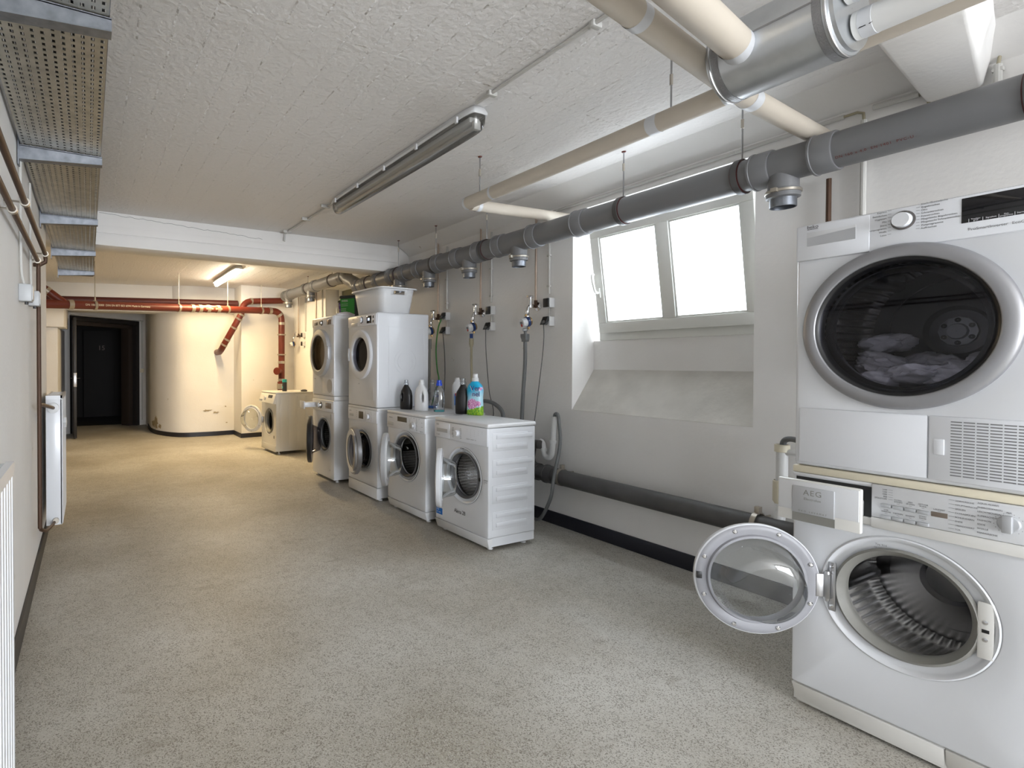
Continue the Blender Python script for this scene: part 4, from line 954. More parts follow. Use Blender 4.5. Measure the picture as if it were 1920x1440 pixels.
tub('dark tub with a green label on the farther stacked dryer', 2.56, 5.36, radians(-58), .115, .235, 'tub_green', [('WEISS', -.07, .165, .03), ('::::::::', -.075, .12, .05), ('::::::', -.075, .07, .05), ('GEL', .0, .03, .03)])
tub('smaller dark tub with a purple label, left of the green one', 2.63, 5.60, radians(-58), .10, .215, 'tub_purple', [('COLOR', -.07, .15, .026), (':::::', -.07, .09, .05), (':::', -.07, .05, .05)])
k = MB().oval([(0, .10, .05), (.02, .11, .055), (.035, .07, .03), (.045, .02, .02)], 24, 2.2).build('folded_cloth', 'cloth'); k.location = (2.42, 5.22, 1.7535); tag(k, 'grey crumpled cloth on top of the farther stacked dryer', 'cloth')
cn = thing('spray_can', 'small dark can with teal top on the farthest washer', 'can', (2.47, 7.38, .8565), 0)
MB().lathe([(.030, 0), (.033, .003), (.033, .125), (.030, .13)], (0, 0, 0), 'z', 24, True, True).build('can_body', 'print_dark', cn); MB().lathe([(.033, .128), (.033, .165), (.030, .17)], (0, 0, 0), 'z', 24, True, True).build('can_cap', 'teal', cn)
MB().box(-.034, -.032, -.015, .015, .04, .07).build('can_label', 'teal', cn)
k = MB().oval([(0, .045, .03), (.018, .05, .032), (.03, .02, .014)], 18, 2).build('sponge', 'gasket_dark'); k.location = (2.69, 7.19, .8565); tag(k, 'small dark cloth lump at the back corner of the farthest washer', 'cloth')

# ------------------------------------------------------------------ pipes on the right
PX, PZ, PR = 2.93, 2.195, .078
gp = thing('drain_pipe', 'thick grey plastic drain pipe hung along the right wall with branch fittings', 'pipe', (PX, 0, 0))
path = [(0, YB+.02, PZ), (0, 5.95, PZ)] + [(0, 5.95+.10*sin(a), PZ+.10*(1-cos(a))) for a in [radians(x) for x in (15, 30, 45, 60)]][0:4] + [(0, 6.34-.10*sin(a), 2.375-.10*(1-cos(a))) for a in [radians(x) for x in (60, 45, 30, 15)]] + [(0, 6.36, 2.375), (0, 8.70, 2.375)]
MB().tube(path, PR, 40).build('pipe_run', 'pvc_grey', gp, ang=50)
def coupling(y, z, l=.045, r=PR+.009): MB().lathe([(PR, -l), (r-.003, -l), (r, -l+.006), (r, l-.012), (r+.003, l-.010), (r+.003, l-.002), (PR, l)], (0, y, z), 'y', 40).build('coupling', 'pvc_grey', gp, ang=40)
for y in (-.2, 1.205, 1.455, 2.56, 2.98, 3.36, 3.62, 3.92, 4.22, 4.56, 4.83, 5.10, 5.42, 5.72, 5.93): coupling(y, PZ)
for y in (6.40, 7.35, 7.75, 8.45, 8.66): coupling(y, 2.375)
for y, z in ((1.375, PZ), (3.16, PZ), (3.77, PZ), (4.40, PZ), (4.96, PZ), (7.54, 2.375), (8.55, 2.375)):
    b_ = MB(); b_.lathe([(.062, 0), (.062, -.115), (.068, -.118), (.068, -.155), (.056, -.160), (.001, -.160)], (-.0, y, z), 'z', 32); st = b_.build('branch', 'pvc_grey', gp)
    cl = MB(); cl.lathe([(.070, -.122), (.073, -.124), (.073, -.134), (.070, -.136)], (0, y, z), 'z', 32); cl.box(-.09, -.065, y-.012, y+.012, z-.138, z-.120); cl.build('hose_clamp', 'clamp_steel', st)
    MB().lathe([(.053, -.155), (.053, -.200), (.049, -.200), (.049, -.160)], (0, y, z), 'z', 32).build('metal_stub', 'galvanized', st)
def hanger(y, z, x=PX, r=PR, top=ZC, label='', red=True, zr=None):
    t = thing('pipe_hanger', label, 'hanger', (x, y, top))
    MB().lathe([(r+.003, -.014), (r+.009, -.014), (r+.009, .014), (r+.003, .014)], (0, 0, z-top), 'y', 36).build('clamp_ring', 'pvc_dark', t)
    MB().lathe([(r+.001, -.019), (r+.004, -.019), (r+.004, .019), (r+.001, .019)], (0, 0, z-top), 'y', 36).build('rubber_lining', 'cast_dark_red', t)
    MB().tube([(0, 0, 0), (0, 0, z-top+r)], .0042, 8).build('threaded_rod', 'plain_steel_dark', t)
    MB().tube([(0, 0, -.075), (0, 0, -.12)], .0075, 6).build('rod_sleeve', 'clamp_steel', t)
    MB().lathe([(.014, 0), (.010, -.006)], (0, 0, 0), 'z', 12, True, True).build('ceiling_plug', 'cast_red', t)
for y, z, nm in ((.6, PZ, 'above the right-edge dryer'), (1.56, PZ, 'just left of the branch by the window'), (2.245, PZ, 'over the middle of the window'), (3.54, PZ, 'between the window and the ribbed washer taps'), (4.28, PZ, 'above the middle wall tap'), (4.98, PZ, 'just in front of the cross beam'), (5.66, PZ, 'above the laundry basket'), (6.75, 2.375, 'right behind the pipe offset'), (7.66, 2.375, 'farthest along the pipe')):
    hanger(y, z, label='dark clamp on the thick grey pipe, '+nm)
# lower dark pipe
lp = thing('waste_pipe', 'dark grey waste pipe running low along the right wall', 'pipe', (0, 0, 0))
LX, LZ, LR = 3.09, .412, .058
MB().tube([(LX, .35, LZ-.012), (LX, 6.9, LZ+.012)], LR, 32).build('pipe_run', 'pvc_dark', lp)
c_ = MB()
for y in (2.985, 3.13): c_.lathe([(LR, -.04), (LR+.008, -.038), (LR+.008, .02), (LR+.012, .022), (LR+.012, .036), (LR, .04)], (LX, y, LZ), 'y', 32)
c_.tube([(LX, 3.16, LZ), (LX-.0, 3.19, LZ+.10), (LX, 3.17, .62)], .036, 20); c_.tube([(LX, 3.20, .62), (LX, 3.09, .625)], .034, 20)
c_.build('junction', 'pvc_dark', lp)
for y, nm in ((2.87, 'beside the white trap'), (1.55, 'behind the open porthole')):
    k = thing('pipe_clamp', 'rusty clamp on the low waste pipe, '+nm, 'clamp', (LX, y, LZ))
    MB().lathe([(LR+.001, -.012), (LR+.006, -.012), (LR+.006, .012), (LR+.001, .012)], (0, 0, 0), 'y', 32).build('band', 'clamp_steel', k); MB().box(-.012, .02, -.012, .012, LR+.002, LR+.035).build('bolt_lug', 'clamp_steel', k, bevel=.002); MB().tube([(.0, 0, 0.03), (.12, 0, .03)], .006, 8).build('wall_bolt', 'clamp_steel', k)
# white trap
tr = thing('siphon_trap', 'white plastic trap and standpipe on the wall by the ribbed washer', 'trap', (0, 0, 0))
TX = 3.13
MB().tube([(TX, 2.985, .845), (TX, 2.998, .64)] + arc((TX, 3.0, .60), (TX, 3.005, .53), (TX, 3.045, .528), 5) + arc((TX, 3.06, .53), (TX, 3.092, .535), (TX, 3.090, .59), 5) + arc((TX, 3.092, .61), (TX, 3.095, .645), (TX, 3.125, .645), 4), .0205, 20).build('trap_tube', 'white_pipe', tr, ang=60)
u = MB()
for (y, z) in ((2.985, .838), (2.997, .655), (3.091, .585)): u.lathe([(.021, -.012), (.026, -.011), (.026, .011), (.021, .012)], (TX, y, z), 'z', 24)
u.build('union_nut', 'white_pipe', tr)
tag(MB().tube(spline([(TX, 2.983, .79), (TX-.005, 2.975, .86), (TX-.01, 2.945, .872), (TX-.02, 2.92, .82), (3.06, 2.86, .66), (3.005, 2.865, .42), (2.99, 2.88, .27), (3.0, 2.98, .10), (3.01, 3.07, .065), (2.97, 3.14, .10), (TX-.22, 3.17, .16), (2.80, 3.05, .2)], 6), .0125, 12).build('drain_hose', 'hose_grey'), 'long grey drain hose looping from the white trap down to the floor', 'hose')
tag(MB().tube(spline([(3.02, 3.80, .82), (3.0, 3.70, .915), (3.0, 3.60, .93), (3.0, 3.49, .905), (2.98, 3.39, .845), (2.93, 3.33, .72)], 6), .017, 12).build('drain_hose', 'hose_grey'), 'dark grey hose arching behind the ribbed washer, right of the floral bottle', 'hose')
# standpipe at the right edge
sp_ = thing('standpipe', 'cream plastic standpipe with side branch on the wall behind the right-edge stack', 'pipe', (3.135, 1.462, 0))
MB().tube([(-.03, 0, .43), (-.01, 0, .50), (0, 0, .56), (0, .0, .835)], .026, 20).build('pipe_run', 'white_pipe', sp_); MB().lathe([(.026, -.02), (.033, -.018), (.033, .018), (.026, .02)], (0, 0, .82), 'z', 24).build('pipe_socket', 'plastic_cream', sp_); MB().lathe([(.026, -.07), (.038, -.05), (.038, .05), (.034, .055)], (0, .0, .60), 'z', 24).build('pipe_socket', 'plastic_cream', sp_)
MB().tube([(0, 0, .80), (0, -.05, .803), (0, -.09, .803)], .017, 16).build('side_branch', 'white_pipe', sp_)
tag(MB().tube(spline([(3.135, 1.462, .80), (3.13, 1.45, .86), (3.12, 1.40, .872), (3.08, 1.33, .85), (3.0, 1.27, .8)], 6), .014, 12).build('drain_hose', 'hose_grey'), 'dark hose hooked into the cream standpipe by the right-edge stack', 'hose')

# ------------------------------------------------------------------ taps, meters, sockets, conduits on the right wall
def tap_set(Y, where, i, dark=False):
    t = thing('water_tap', 'chrome wall tap on its supply pipe, '+where, 'tap', (XW, Y, 0))
    MB().tube([(-.03, 0, 2.50), (-.03, 0, 1.715)], .0085, 12).build('supply_pipe', 'copper_pale', t)
    e = MB(); e.tube([(-.03, 0, 1.76), (-.03, 0, 1.70)], .014, 12); e.tube([(-.03, 0, 1.712), (-.065, 0, 1.712)], .013, 12); e.build('elbow', 'copper_dark', t)
    MB().lathe([(.036, -.003), (.034, -.010), (.014, -.018)], (0, 0, 1.712), 'x', 24).build('wall_rose', 'chrome', t)
    v = MB(); v.tube([(-.045, 0, 1.712), (-.10, 0, 1.712)], .012, 12); v.tube([(-.09, 0, 1.698), (-.09, 0, 1.72), (-.09, 0, 1.765)], .015, 14, radii=[.017, .017, .012]); v.tube([(-.09, 0, 1.72), (-.115, .0, 1.69), (-.12, 0, 1.665)], .0125, 12); v.lathe([(.013, 1.60), (.018, 1.605), (.018, 1.63), (.012, 1.637), (.017, 1.645), (.017, 1.672), (.011, 1.676)], (-.12, 0, 0), 'z', 14); v.build('valve_body', 'chrome', t)
    h = MB(); h.tube([(-.09, 0, 1.763), (-.09, 0, 1.785)], .009, 8); h.tube([(-.09, -.030, 1.786), (-.09, 0, 1.790), (-.09, .030, 1.786)], .008, 8); h.tube([(-.120, 0, 1.786), (-.09, 0, 1.790), (-.060, 0, 1.786)], .008, 8); h.build('handle', 'chrome', t)
    mt = thing('water_meter', 'small round water meter hanging below the tap '+where, 'meter', (XW-.13, Y, 1.582))
    MB().lathe([(.038, .022), (.042, .018), (.042, -.004), (.036, -.006)], (0, 0, 0), 'x', 28, True, True).build('meter_ring', 'meter_blue', mt)
    MB().lathe([(.034, .036), (.034, .020)], (0, 0, 0), 'x', 28, True, True).build('meter_body', 'brass', mt)
    MB().lathe([(.036, -.004), (.036, -.040), (.032, -.046), (.001, -.046)], (0, 0, 0), 'x', 28).build('meter_head', 'plastic_white', mt)
    MB().box(-.0475, -.046, -.016, .016, -.008, .012).build('dial', 'print_grey', mt); MB().lathe([(.012, -.0475), (.001, -.0478)], (0, .0, -.018), 'x', 12).build('dial_marker', 'print_red', mt)
    MB().tube([(.01, 0, .03), (.01, 0, .06)], .010, 10).build('inlet', 'brass', mt); MB().tube([(.01, 0, -.03), (.01, 0, -.06)], .010, 10).build('outlet', 'brass', mt)
    for s_ in mt.children: pass
    mt.rotation_euler = (0, radians(-14), radians(-10))
def sockets(Y, where, plugs):
    for k, z in enumerate((1.726, 1.582)):
        t = thing('power_socket', ('upper' if k == 0 else 'lower')+' white socket box with black flap, '+where, 'socket', (XW, Y, z))
        MB().box(-.054, 0, -.031, .031, -.038, .038).build('socket_box', 'plastic_white', t, bevel=.005)
        if k in plugs: MB().hexa([(-.10, -.028, -.03), (-.10, .028, -.03), (-.055, .028, .0), (-.055, -.028, .0)], [(-.066, -.028, .036), (-.066, .028, .036), (-.054, .028, .036), (-.054, -.028, .036)]).build('flap', 'black_plastic', t, bevel=.003); MB().lathe([(.018, -.054), (.018, -.09), (.012, -.095)], (0, 0, -.012), 'x', 16, True, True).build('plug', 'cable_grey' if 1 else '', t)
        else: MB().box(-.066, -.054, -.028, .028, -.035, .034).build('flap', 'black_plastic', t, bevel=.003)
def conduit(name, label, pts, r=.009, m='conduit', clips=()):
    t = thing(name, label, 'conduit', (0, 0, 0)); MB().tube(pts, r, 10).build('tube', m, t)
    for c in clips: MB().box(c[0]-.014, c[0]+.01, c[1]-.016, c[1]+.016, c[2]-.008, c[2]+.008).build('clip', m, t, bevel=.003)
for i, (Y, w_) in enumerate(((3.24, 'above the ribbed washer'), (3.93, 'above the bottles'), (4.61, 'nearest the basket'))):
    tap_set(Y, w_, i)
    sockets(Y-.14, 'beside the tap '+w_, (1,) if i < 2 else (0, 1))
    Yc = Y-.125
    conduit('conduit', 'pale vertical conduit feeding the sockets '+w_, [(XW-.012, Yc, 2.43), (XW-.012, Yc, 1.80)], clips=[(XW-.012, Yc, z) for z in (2.1, 1.86)])
    conduit('conduit', 'short pale conduit between the two sockets '+w_, [(XW-.010, Yc, 1.69), (XW-.010, Yc, 1.62)], .006)
tap_set(8.78, 'at the far corner', 3); sockets(8.55, 'at the far corner', ())
conduit('conduit', 'pale conduit down to the far corner sockets', [(XW-.012, 8.49, 2.40), (XW-.012, 8.49, 1.78)], .012)
for Y, m_, w_ in ((7.76, 'conduit', 'pale conduit at the left edge of the far niche'), (8.02, 'copper_pale', 'thin supply pipe left of the far niche'), (5.5, 'copper_pale', 'thin supply pipe behind the laundry basket'), (5.28, 'conduit', 'pale conduit behind the laundry basket')):
    conduit('conduit', w_, [(XW-.014, Y, 2.5), (XW-.014, Y, 1.2)], .011, m_)
conduit('conduit', 'brownish supply pipe descending behind the right-edge dryer', [(XW-.03, 1.300, 2.15), (XW-.03, 1.300, 1.2)], .011, 'copper_dark')
conduit('conduit', 'pale vertical conduit above the right-edge dryer', [(XW-.02, 1.172, 2.385), (XW-.02, 1.172, 1.3)], .012)
conduit('conduit', 'pale horizontal conduit along the top of the right wall', [(XW-.012, 3.17, 2.432), (XW-.012, 1.25, 2.432)], .010, clips=[(XW-.012, y, 2.432) for y in (3.05, 2.6, 2.15, 1.75)])
conduit('conduit', 'thick short conduit at the corner of the beam stub', [(XW-.014, 1.14, 2.432), (XW-.014, .985, 2.425)], .013, clips=[(XW-.012, y, 2.43) for y in (1.1, 1.03)])
conduit('conduit', 'cable bending from the thick conduit down behind the grey pipe', [(XW-.014, .985, 2.425), (XW-.014, .965, 2.42), (XW-.014, .955, 2.38), (XW-.014, .950, 2.30)], .006, 'hose_tan')
conduit('conduit', 'cable bending from the horizontal conduit into the vertical one', [(XW-.014, 1.25, 2.432), (XW-.014, 1.20, 2.432), (XW-.016, 1.176, 2.42), (XW-.018, 1.172, 2.37)], .006, 'hose_tan')
conduit('conduit', 'vertical conduit with two clips at the top right corner', [(XW-.016, .755, 2.44), (XW-.016, .755, 2.30)], .013, clips=[(XW-.012, .755, 2.42), (XW-.012, .755, 2.36)])
conduit('conduit', 'cable bending up from the clipped conduit at the top right', [(XW-.016, .755, 2.44), (XW-.016, .75, 2.475), (XW-.016, .72, 2.495), (XW-.016, .66, 2.50)], .006, 'hose_tan')
def hose(label, pts, r, m, name='supply_hose', cat='hose'): return tag(MB().tube(spline(pts, 6), r, 12).build(name, m), label, cat)
h = thing('supply_hose', 'thick grey inlet hose with safety valve below the tap above the ribbed washer', 'hose', (3.08, 3.245, 0))
MB().tube(spline([(0, 0, 1.45), (0, -.0, 1.25), (-.005, .012, 1.05), (-.01, .02, .85), (-.04, .0, .6)], 6), .0155, 12).build('hose_run', 'hose_grey', h)
MB().prism([(-.022, 1.425), (.022, 1.425), (.022, 1.44), (.034, 1.465), (.034, 1.488), (-.028, 1.488), (-.028, 1.45)], .04, 0, -.02).build('safety_valve', 'hose_grey', h, bevel=.003); MB().tube([(0, 0, 1.485), (0, 0, 1.512)], .012, 12).build('neck', 'hose_grey', h); MB().lathe([(.018, 1.508), (.021, 1.512), (.021, 1.53), (.015, 1.534)], (0, 0, 0), 'z', 10, True, True).build('union_nut', 'clear_plastic', h)
h = thing('supply_hose', 'tan inlet hose with blue nut below the tap above the bottles', 'hose', (3.085, 3.935, 0))
MB().tube(spline([(0, 0, 1.44), (.0, -.005, 1.2), (.0, -.012, 1.0), (-.01, -.01, .7)], 6), .011, 12).build('hose_run', 'hose_tan', h); MB().tube([(0, 0, 1.48), (0, 0, 1.43), (0, 0, 1.40)], .02, 12, radii=[.021, .021, .014]).build('connector', 'hose_tan', h); MB().tube([(0, 0, 1.48), (0, 0, 1.522)], .016, 10).build('union_nut', 'blue_nut', h)
h = thing('supply_hose', 'light grey inlet hose beside the stacked dryer with the basket', 'hose', (3.085, 4.61, 0))
MB().tube(spline([(0, 0, 1.44), (.0, .005, 1.2), (-.01, -.01, 1.0), (-.03, -.02, .7)], 6), .013, 12).build('hose_run', 'gasket_grey', h); MB().tube([(0, 0, 1.50), (0, 0, 1.40)], .019, 12).build('connector', 'gasket_grey', h)
hose('thin grey power cable hanging from the lower socket above the ribbed washer', [(3.13, 3.10, 1.56), (3.12, 3.085, 1.45), (3.12, 3.10, 1.3), (3.11, 3.12, 1.1), (3.08, 3.13, .85), (3.0, 3.1, .6)], .0038, 'cable_grey', 'power_cable', 'cable')
hose('thin grey power cable hanging from the lower socket above the bottles', [(3.13, 3.79, 1.56), (3.12, 3.775, 1.4), (3.12, 3.76, 1.25), (3.1, 3.70, 1.0), (3.08, 3.62, .82), (3.0, 3.6, .6)], .0038, 'cable_grey', 'power_cable', 'cable')
hose('bright green cable hanging beside the stacked dryer', [(3.13, 4.47, 1.70), (3.11, 4.50, 1.60), (3.10, 4.52, 1.4), (3.10, 4.50, 1.2), (3.10, 4.47, 1.08), (3.07, 4.50, .95), (3.0, 4.5, .7)], .0065, 'cable_green', 'power_cable', 'cable')
hose('grey cable hanging behind the green one', [(3.14, 4.46, 1.56), (3.15, 4.44, 1.3), (3.14, 4.43, 1.0), (3.1, 4.43, .7)], .0045, 'cable_grey', 'power_cable', 'cable')

# ------------------------------------------------------------------ beige ducts and steel tank under the ceiling
def duct(label, pts, r, tapes=(), m='duct_beige'):
    t = thing('duct', label, 'duct', (0, 0, 0)); MB().tube(pts, r, 32).build('duct_tube', m, t, ang=50)
    for a, b_, l in tapes:
        a, b_ = Vector(a), Vector(b_); d_ = (b_-a).normalized(); MB().tube([a-d_*l/2, a+d_*l/2], r+.0012, 32, caps=False).build('tape_band', 'tape_white', t)
    return t
P1x, P1z = 2.2, 2.298
duct('long beige insulated duct running parallel to the window wall', [(P1x, -.9, P1z), (P1x, 2.86, P1z)], .040, [((P1x, 1.53, P1z), (P1x, 2, P1z), .05), ((P1x, 2.60, P1z), (P1x, 3, P1z), .02), ((P1x, 2.85, P1z), (P1x, 3, P1z), .02), ((P1x, 1.22, P1z), (P1x, 2, P1z), .03)])
duct('short beige duct from the long duct into the right wall, far one', [(2.21, 2.83, 2.285), (XW+.02, 2.90, 2.335)], .036, [((2.27, 2.834, 2.286), (3, 2.886, 2.299), .03)])
duct('beige duct crossing below the ceiling behind the steel tank', [(.2, .885, 2.30), (1.4, 1.075, 2.30), (2.3, 1.21, 2.30), (XW+.02, 1.31, 2.335)], .040, [((1.475, 1.087, 2.30), (2.3, 1.21, 2.30), .045), ((2.33, 1.213, 2.301), (XW, 1.31, 2.335), .06)])
duct('beige duct ending with a taped collar at the steel tank', [(.2, .74, 2.268), (1.88, 1.005, 2.268)], .048, [((1.842, 1.0, 2.268), (2.5, 1.1, 2.268), .05)])
tk = thing('steel_tank', 'galvanized cylindrical silencer hanging under the ceiling at the top', 'tank', (1.975, 0, 2.285))
MB().lathe([(.001, .755), (.117, .755), (.117, .765), (.125, .768), (.125, 1.105), (.117, 1.108), (.001, 1.108)], (0, 0, 0), 'y', 72).build('shell', 'tank_steel', tk)
for y in (.772, 1.097): MB().lathe([(.1255, y-.004), (.1285, y-.002), (.1285, y+.002), (.1255, y+.004)], (0, 0, 0), 'y', 72).build('rim', 'steel', tk)
for y in (.792, 1.078): MB().lathe([(.1258, y-.011), (.1264, y-.011), (.1264, y+.011), (.1258, y+.011)], (0, 0, 0), 'y', 72).build('foil_band', 'foil_tape', tk)
a = radians(190); MB().box(-.1275, -.121, .80, 1.08, .004, .009).build('seam', 'plain_steel_dark', tk)
for dx, dz, nm in ((-.045, .035, 'upper'), (.015, -.050, 'lower')):
    k = thing('insulated_pipe', nm+' white pipe leaving the steel tank towards the right', 'pipe', (1.975+dx, 0, 2.285+dz)); MB().tube([(0, .75, 0), (0, -1.0, 0)], .040, 28).build('jacket', 'white_pipe', k); MB().lathe([(.037, .70), (.041, .705), (.041, .735), (.037, .74)], (0, 0, 0), 'y', 28).build('collar', 'tape_white', k)
MB_ = lettering('pipe_marking', [('29', .0, .0, .04)], 'print_dark', None, y=0); MB_.rotation_euler = (radians(-25), 0, RZ); MB_.location = (1.975-.022, .705, 2.222); MB_.parent = k; MB_.location = (-.036, .735, -.026)
for (y, z, lb) in ((1.457, P1z, 'rod holding the long beige duct near the steel tank'), (2.727, P1z, 'rod holding the far end of the long beige duct')):
    k = thing('hanger_rod', 'thin '+lb, 'rod', (P1x, y, ZC)); MB().tube([(0, 0, 0), (0, 0, z-ZC)], .004, 8).build('threaded_rod', 'plain_steel_dark', k); MB().tube([(0, 0, -.08), (0, 0, -.125)], .0075, 6).build('rod_sleeve', 'clamp_steel', k); MB().lathe([(.014, 0), (.010, -.006)], (0, 0, 0), 'z', 12, True, True).build('ceiling_plug', 'cast_red', k)

# ------------------------------------------------------------------ fluorescent fixtures
def fixture(label, x, y0, y1, lit, dx=0):
    t = thing('fluorescent_light', label, 'light', (x, (y0+y1)/2, ZC)); L_ = (y1-y0)/2
    MB().oval([(-.045, .062, L_), (-.035, .066, L_+.004), (-.006, .05, L_-.01), (0, .045, L_-.02)], 40, 8).build('housing', 'plastic_white', t, ang=50)
    if lit:
        o = MB().tube([(0, -L_+.03, -.068), (0, L_-.03, -.068)], .030, 20).build('tube', 'fluor', t)
    else:
        MB().box(-.032, .032, -L_+.05, L_-.05, -.075, -.046).build('gear_tray', 'plastic_white', t, bevel=.006)
        MB().tube([(.0, -L_+.05, -.095), (.0, L_-.05, -.095)], .013, 16).build('tube', 'plastic_white', t)
        for s in (-1, 1): MB().box(-.02, .02, s*(L_-.04)-.012, s*(L_-.04)+.012, -.115, -.07).build('tube_holder', 'plastic_white', t, bevel=.003)
        MB().oval([(-.122, .030, L_-.03), (-.112, .045, L_-.02), (-.085, .056, L_-.008), (-.045, .058, L_-.004)], 40, 7).build('diffuser', 'cover_acrylic', t, ang=60)
        for i in range(5):
            y = -L_+.12+i*(2*L_-.24)/4
            for q in (-.072, .060): MB().box(q, q+.012, y-.010, y+.010, -.062, -.03).build('clip', 'plastic_white', t, bevel=.002)
    return t
fixture('unlit fluorescent fitting with clear cover on the near ceiling', 1.765, 2.18, 3.98, False)
fixture('lit glowing fluorescent tube on the far ceiling', 1.80, 7.25, 8.75, True)
conduit('conduit', 'ceiling conduit running from the unlit fitting towards the camera', [(1.72, 2.16, 2.548), (1.715, 1.45, 2.548), (1.72, .2, 2.548)], .009, clips=[])
conduit('conduit', 'ceiling conduit between the unlit fitting and the cross beam', [(1.765, 3.99, 2.548), (1.745, 5.2, 2.548), (1.742, 5.203, 2.50), (1.74, 5.203, 2.47)], .009, clips=[])
for Y in (1.45, 2.05, 4.15, 4.6, 5.12):
    tag(MB().box(1.70, 1.75 if Y < 3 else 1.78, Y-.012, Y+.012, 2.535, 2.56).build('cable_clip', 'conduit', bevel=.004), 'small clip holding the ceiling conduit', 'clip', 'clips of the ceiling conduit')

# ------------------------------------------------------------------ cable tray on the left
def cable_tray():
    t = thing('cable_tray', 'perforated galvanized cable tray hanging high on the left', 'cable tray', (0, 0, 2.23))
    mb = MB(); x0, x1, ya, yb_ = -.262, .057, -.6, 6.86
    nx = 12; px_ = (x1-x0)/nx; xs = [x0]
    for i in range(nx): xs += [x0+i*px_+px_*.5-.0052, x0+i*px_+px_*.5+.0052]
    xs.append(x1); pit = .033; ny = int((yb_-ya)/pit); ys = [ya]
    for j in range(ny): ys += [ya+j*pit+.008, ya+j*pit+.025]
    ys.append(yb_)
    V = [[mb.bm.verts.new((x, y, 0)) for x in xs] for y in ys]
    for j in range(len(ys)-1):
        for i in range(len(xs)-1):
            if i % 2 == 1 and j % 2 == 1: continue
            mb.bm.faces.new((V[j][i], V[j][i+1], V[j+1][i+1], V[j+1][i]))
    o = mb.build('tray_bed', 'tray_steel', t, smooth=False); md = o.modifiers.new('s', 'SOLIDIFY'); md.thickness = .0015
    s = MB(); s.box(x0-.002, x0, ya, yb_, 0, .038); s.box(x1, x1+.002, ya, yb_, 0, .038); s.build('side_rail', 'galvanized', t)
    MB().box(x0, x1, 6.60, 6.86, -.010, -.004).build('end_plate', 'galvanized', t)
    return t
cable_tray()
for i, (Y, nm) in enumerate(((.55, 'nearest the camera, overhead'), (1.76, 'at the top left corner'), (2.93, 'second visible from the top left'), (4.19, 'third visible from the top left'), (5.38, 'under the cross beam'), (6.55, 'at the far end of the tray'))):
    t = thing('tray_bracket', 'galvanized bracket under the cable tray, '+nm, 'bracket', (XL+.004, Y, 2.226))
    MB().hexa([(0, -.045, -.062), (.338, -.045, -.036), (.338, -.043, -.036), (0, -.043, -.062)], [(0, -.045, 0), (.338, -.045, 0), (.338, -.043, 0), (0, -.043, 0)]).build('web', 'galvanized', t)
    MB().box(0, .338, -.045, 0, -.006, -.003).build('flange', 'galvanized', t)
    MB().hexa([(0, -.045, -.065), (.338, -.045, -.038), (.338, 0, -.038), (0, 0, -.065)], [(0, -.045, -.062), (.338, -.045, -.035), (.338, 0, -.035), (0, 0, -.062)]).build('lower_flange', 'galvanized', t)
    MB().box(0, .006, -.05, .005, -.09, .06).build('wall_plate', 'galvanized', t)
    MB().tube([(.33, -.02, 0), (.33, -.02, ZC-2.226)], .004, 6).build('hanger_rod', 'galvanized', t)
for i in range(21):
    x = -.248+i*.0144; r = random.choice((.005, .006, .0065, .0066))
    tag(MB().tube([(x+.0008*sin(k*1.7), -.6+k*.62, 2.2335+r) for k in range(13)], r, 8).build('cable', random.choice(('cable_grey', 'black_plastic', 'gasket_dark', 'cable_grey'))), 'cable lying in the perforated tray on the left', 'cable', 'cables in the tray')

# ------------------------------------------------------------------ left wall: heating pipes, boxes, radiators
for dz, dx, nm, ye in ((0, 0, 'lower', 3.45), (.055, .03, 'upper', 3.52)):
    t = thing('heating_pipe', nm+' dark copper heating pipe running along the left wall below the tray', 'pipe', (0, 0, 0))
    x = XL+.038+dx; z = 1.805+dz
    MB().tube([(x, -.8, z), (x, ye, z)] + arc((x, ye+.03, z), (x, ye+.06, z), (x, ye+.06, z-.04), 4) + ([(x, ye+.06, .33)] if nm == 'lower' else [(x-.03, ye+.06, z-.06), (x-.06, ye+.06, z-.06)]), .011, 14).build('tube', 'copper_dark' if 0 else 'copper_dark', t)
    for Y in (2.35, 3.45):
        MB().lathe([(.012, -.012), (.017, -.012), (.017, .012), (.012, .012)], (x, Y+.1*(nm == 'upper'), z), 'y', 16).build('pipe_clip', 'clamp_steel', t); MB().tube([(x, Y+.1*(nm == 'upper'), z-.0), (XL, Y+.1*(nm == 'upper'), z)], .004, 6).build('clip_stud', 'clamp_steel', t)
for (Y, z, lb) in ((2.92, 1.57, 'nearer grey junction box on the left wall'), (3.36, 1.59, 'farther grey switch box on the left wall below the pipes')):
    t = thing('junction_box', lb, 'box', (XL, Y, z)); MB().box(0, .052, 0, .075, -.04, .04).build('box_body', 'box_grey', t, bevel=.006); MB().box(.050, .056, .006, .069, -.032, .032).build('box_lid', 'box_grey', t, bevel=.003); MB().lathe([(.008, -.052), (.008, -.038)], (.028, .04, 0), 'z', 10, True, True).build('cable_gland', 'black_plastic', t)
conduit('conduit', 'pale cable rising from the nearer junction box', spline([(XL+.02, 2.95, 1.61), (XL+.012, 2.94, 1.66), (XL+.010, 2.93, 1.75), (XL+.010, 2.93, 2.0), (XL+.01, 2.93, 2.2)], 5), .006)
conduit('conduit', 'pale cable rising from the farther switch box', spline([(XL+.02, 3.40, 1.63), (XL+.012, 3.39, 1.70), (XL+.010, 3.39, 2.2)], 5), .006)
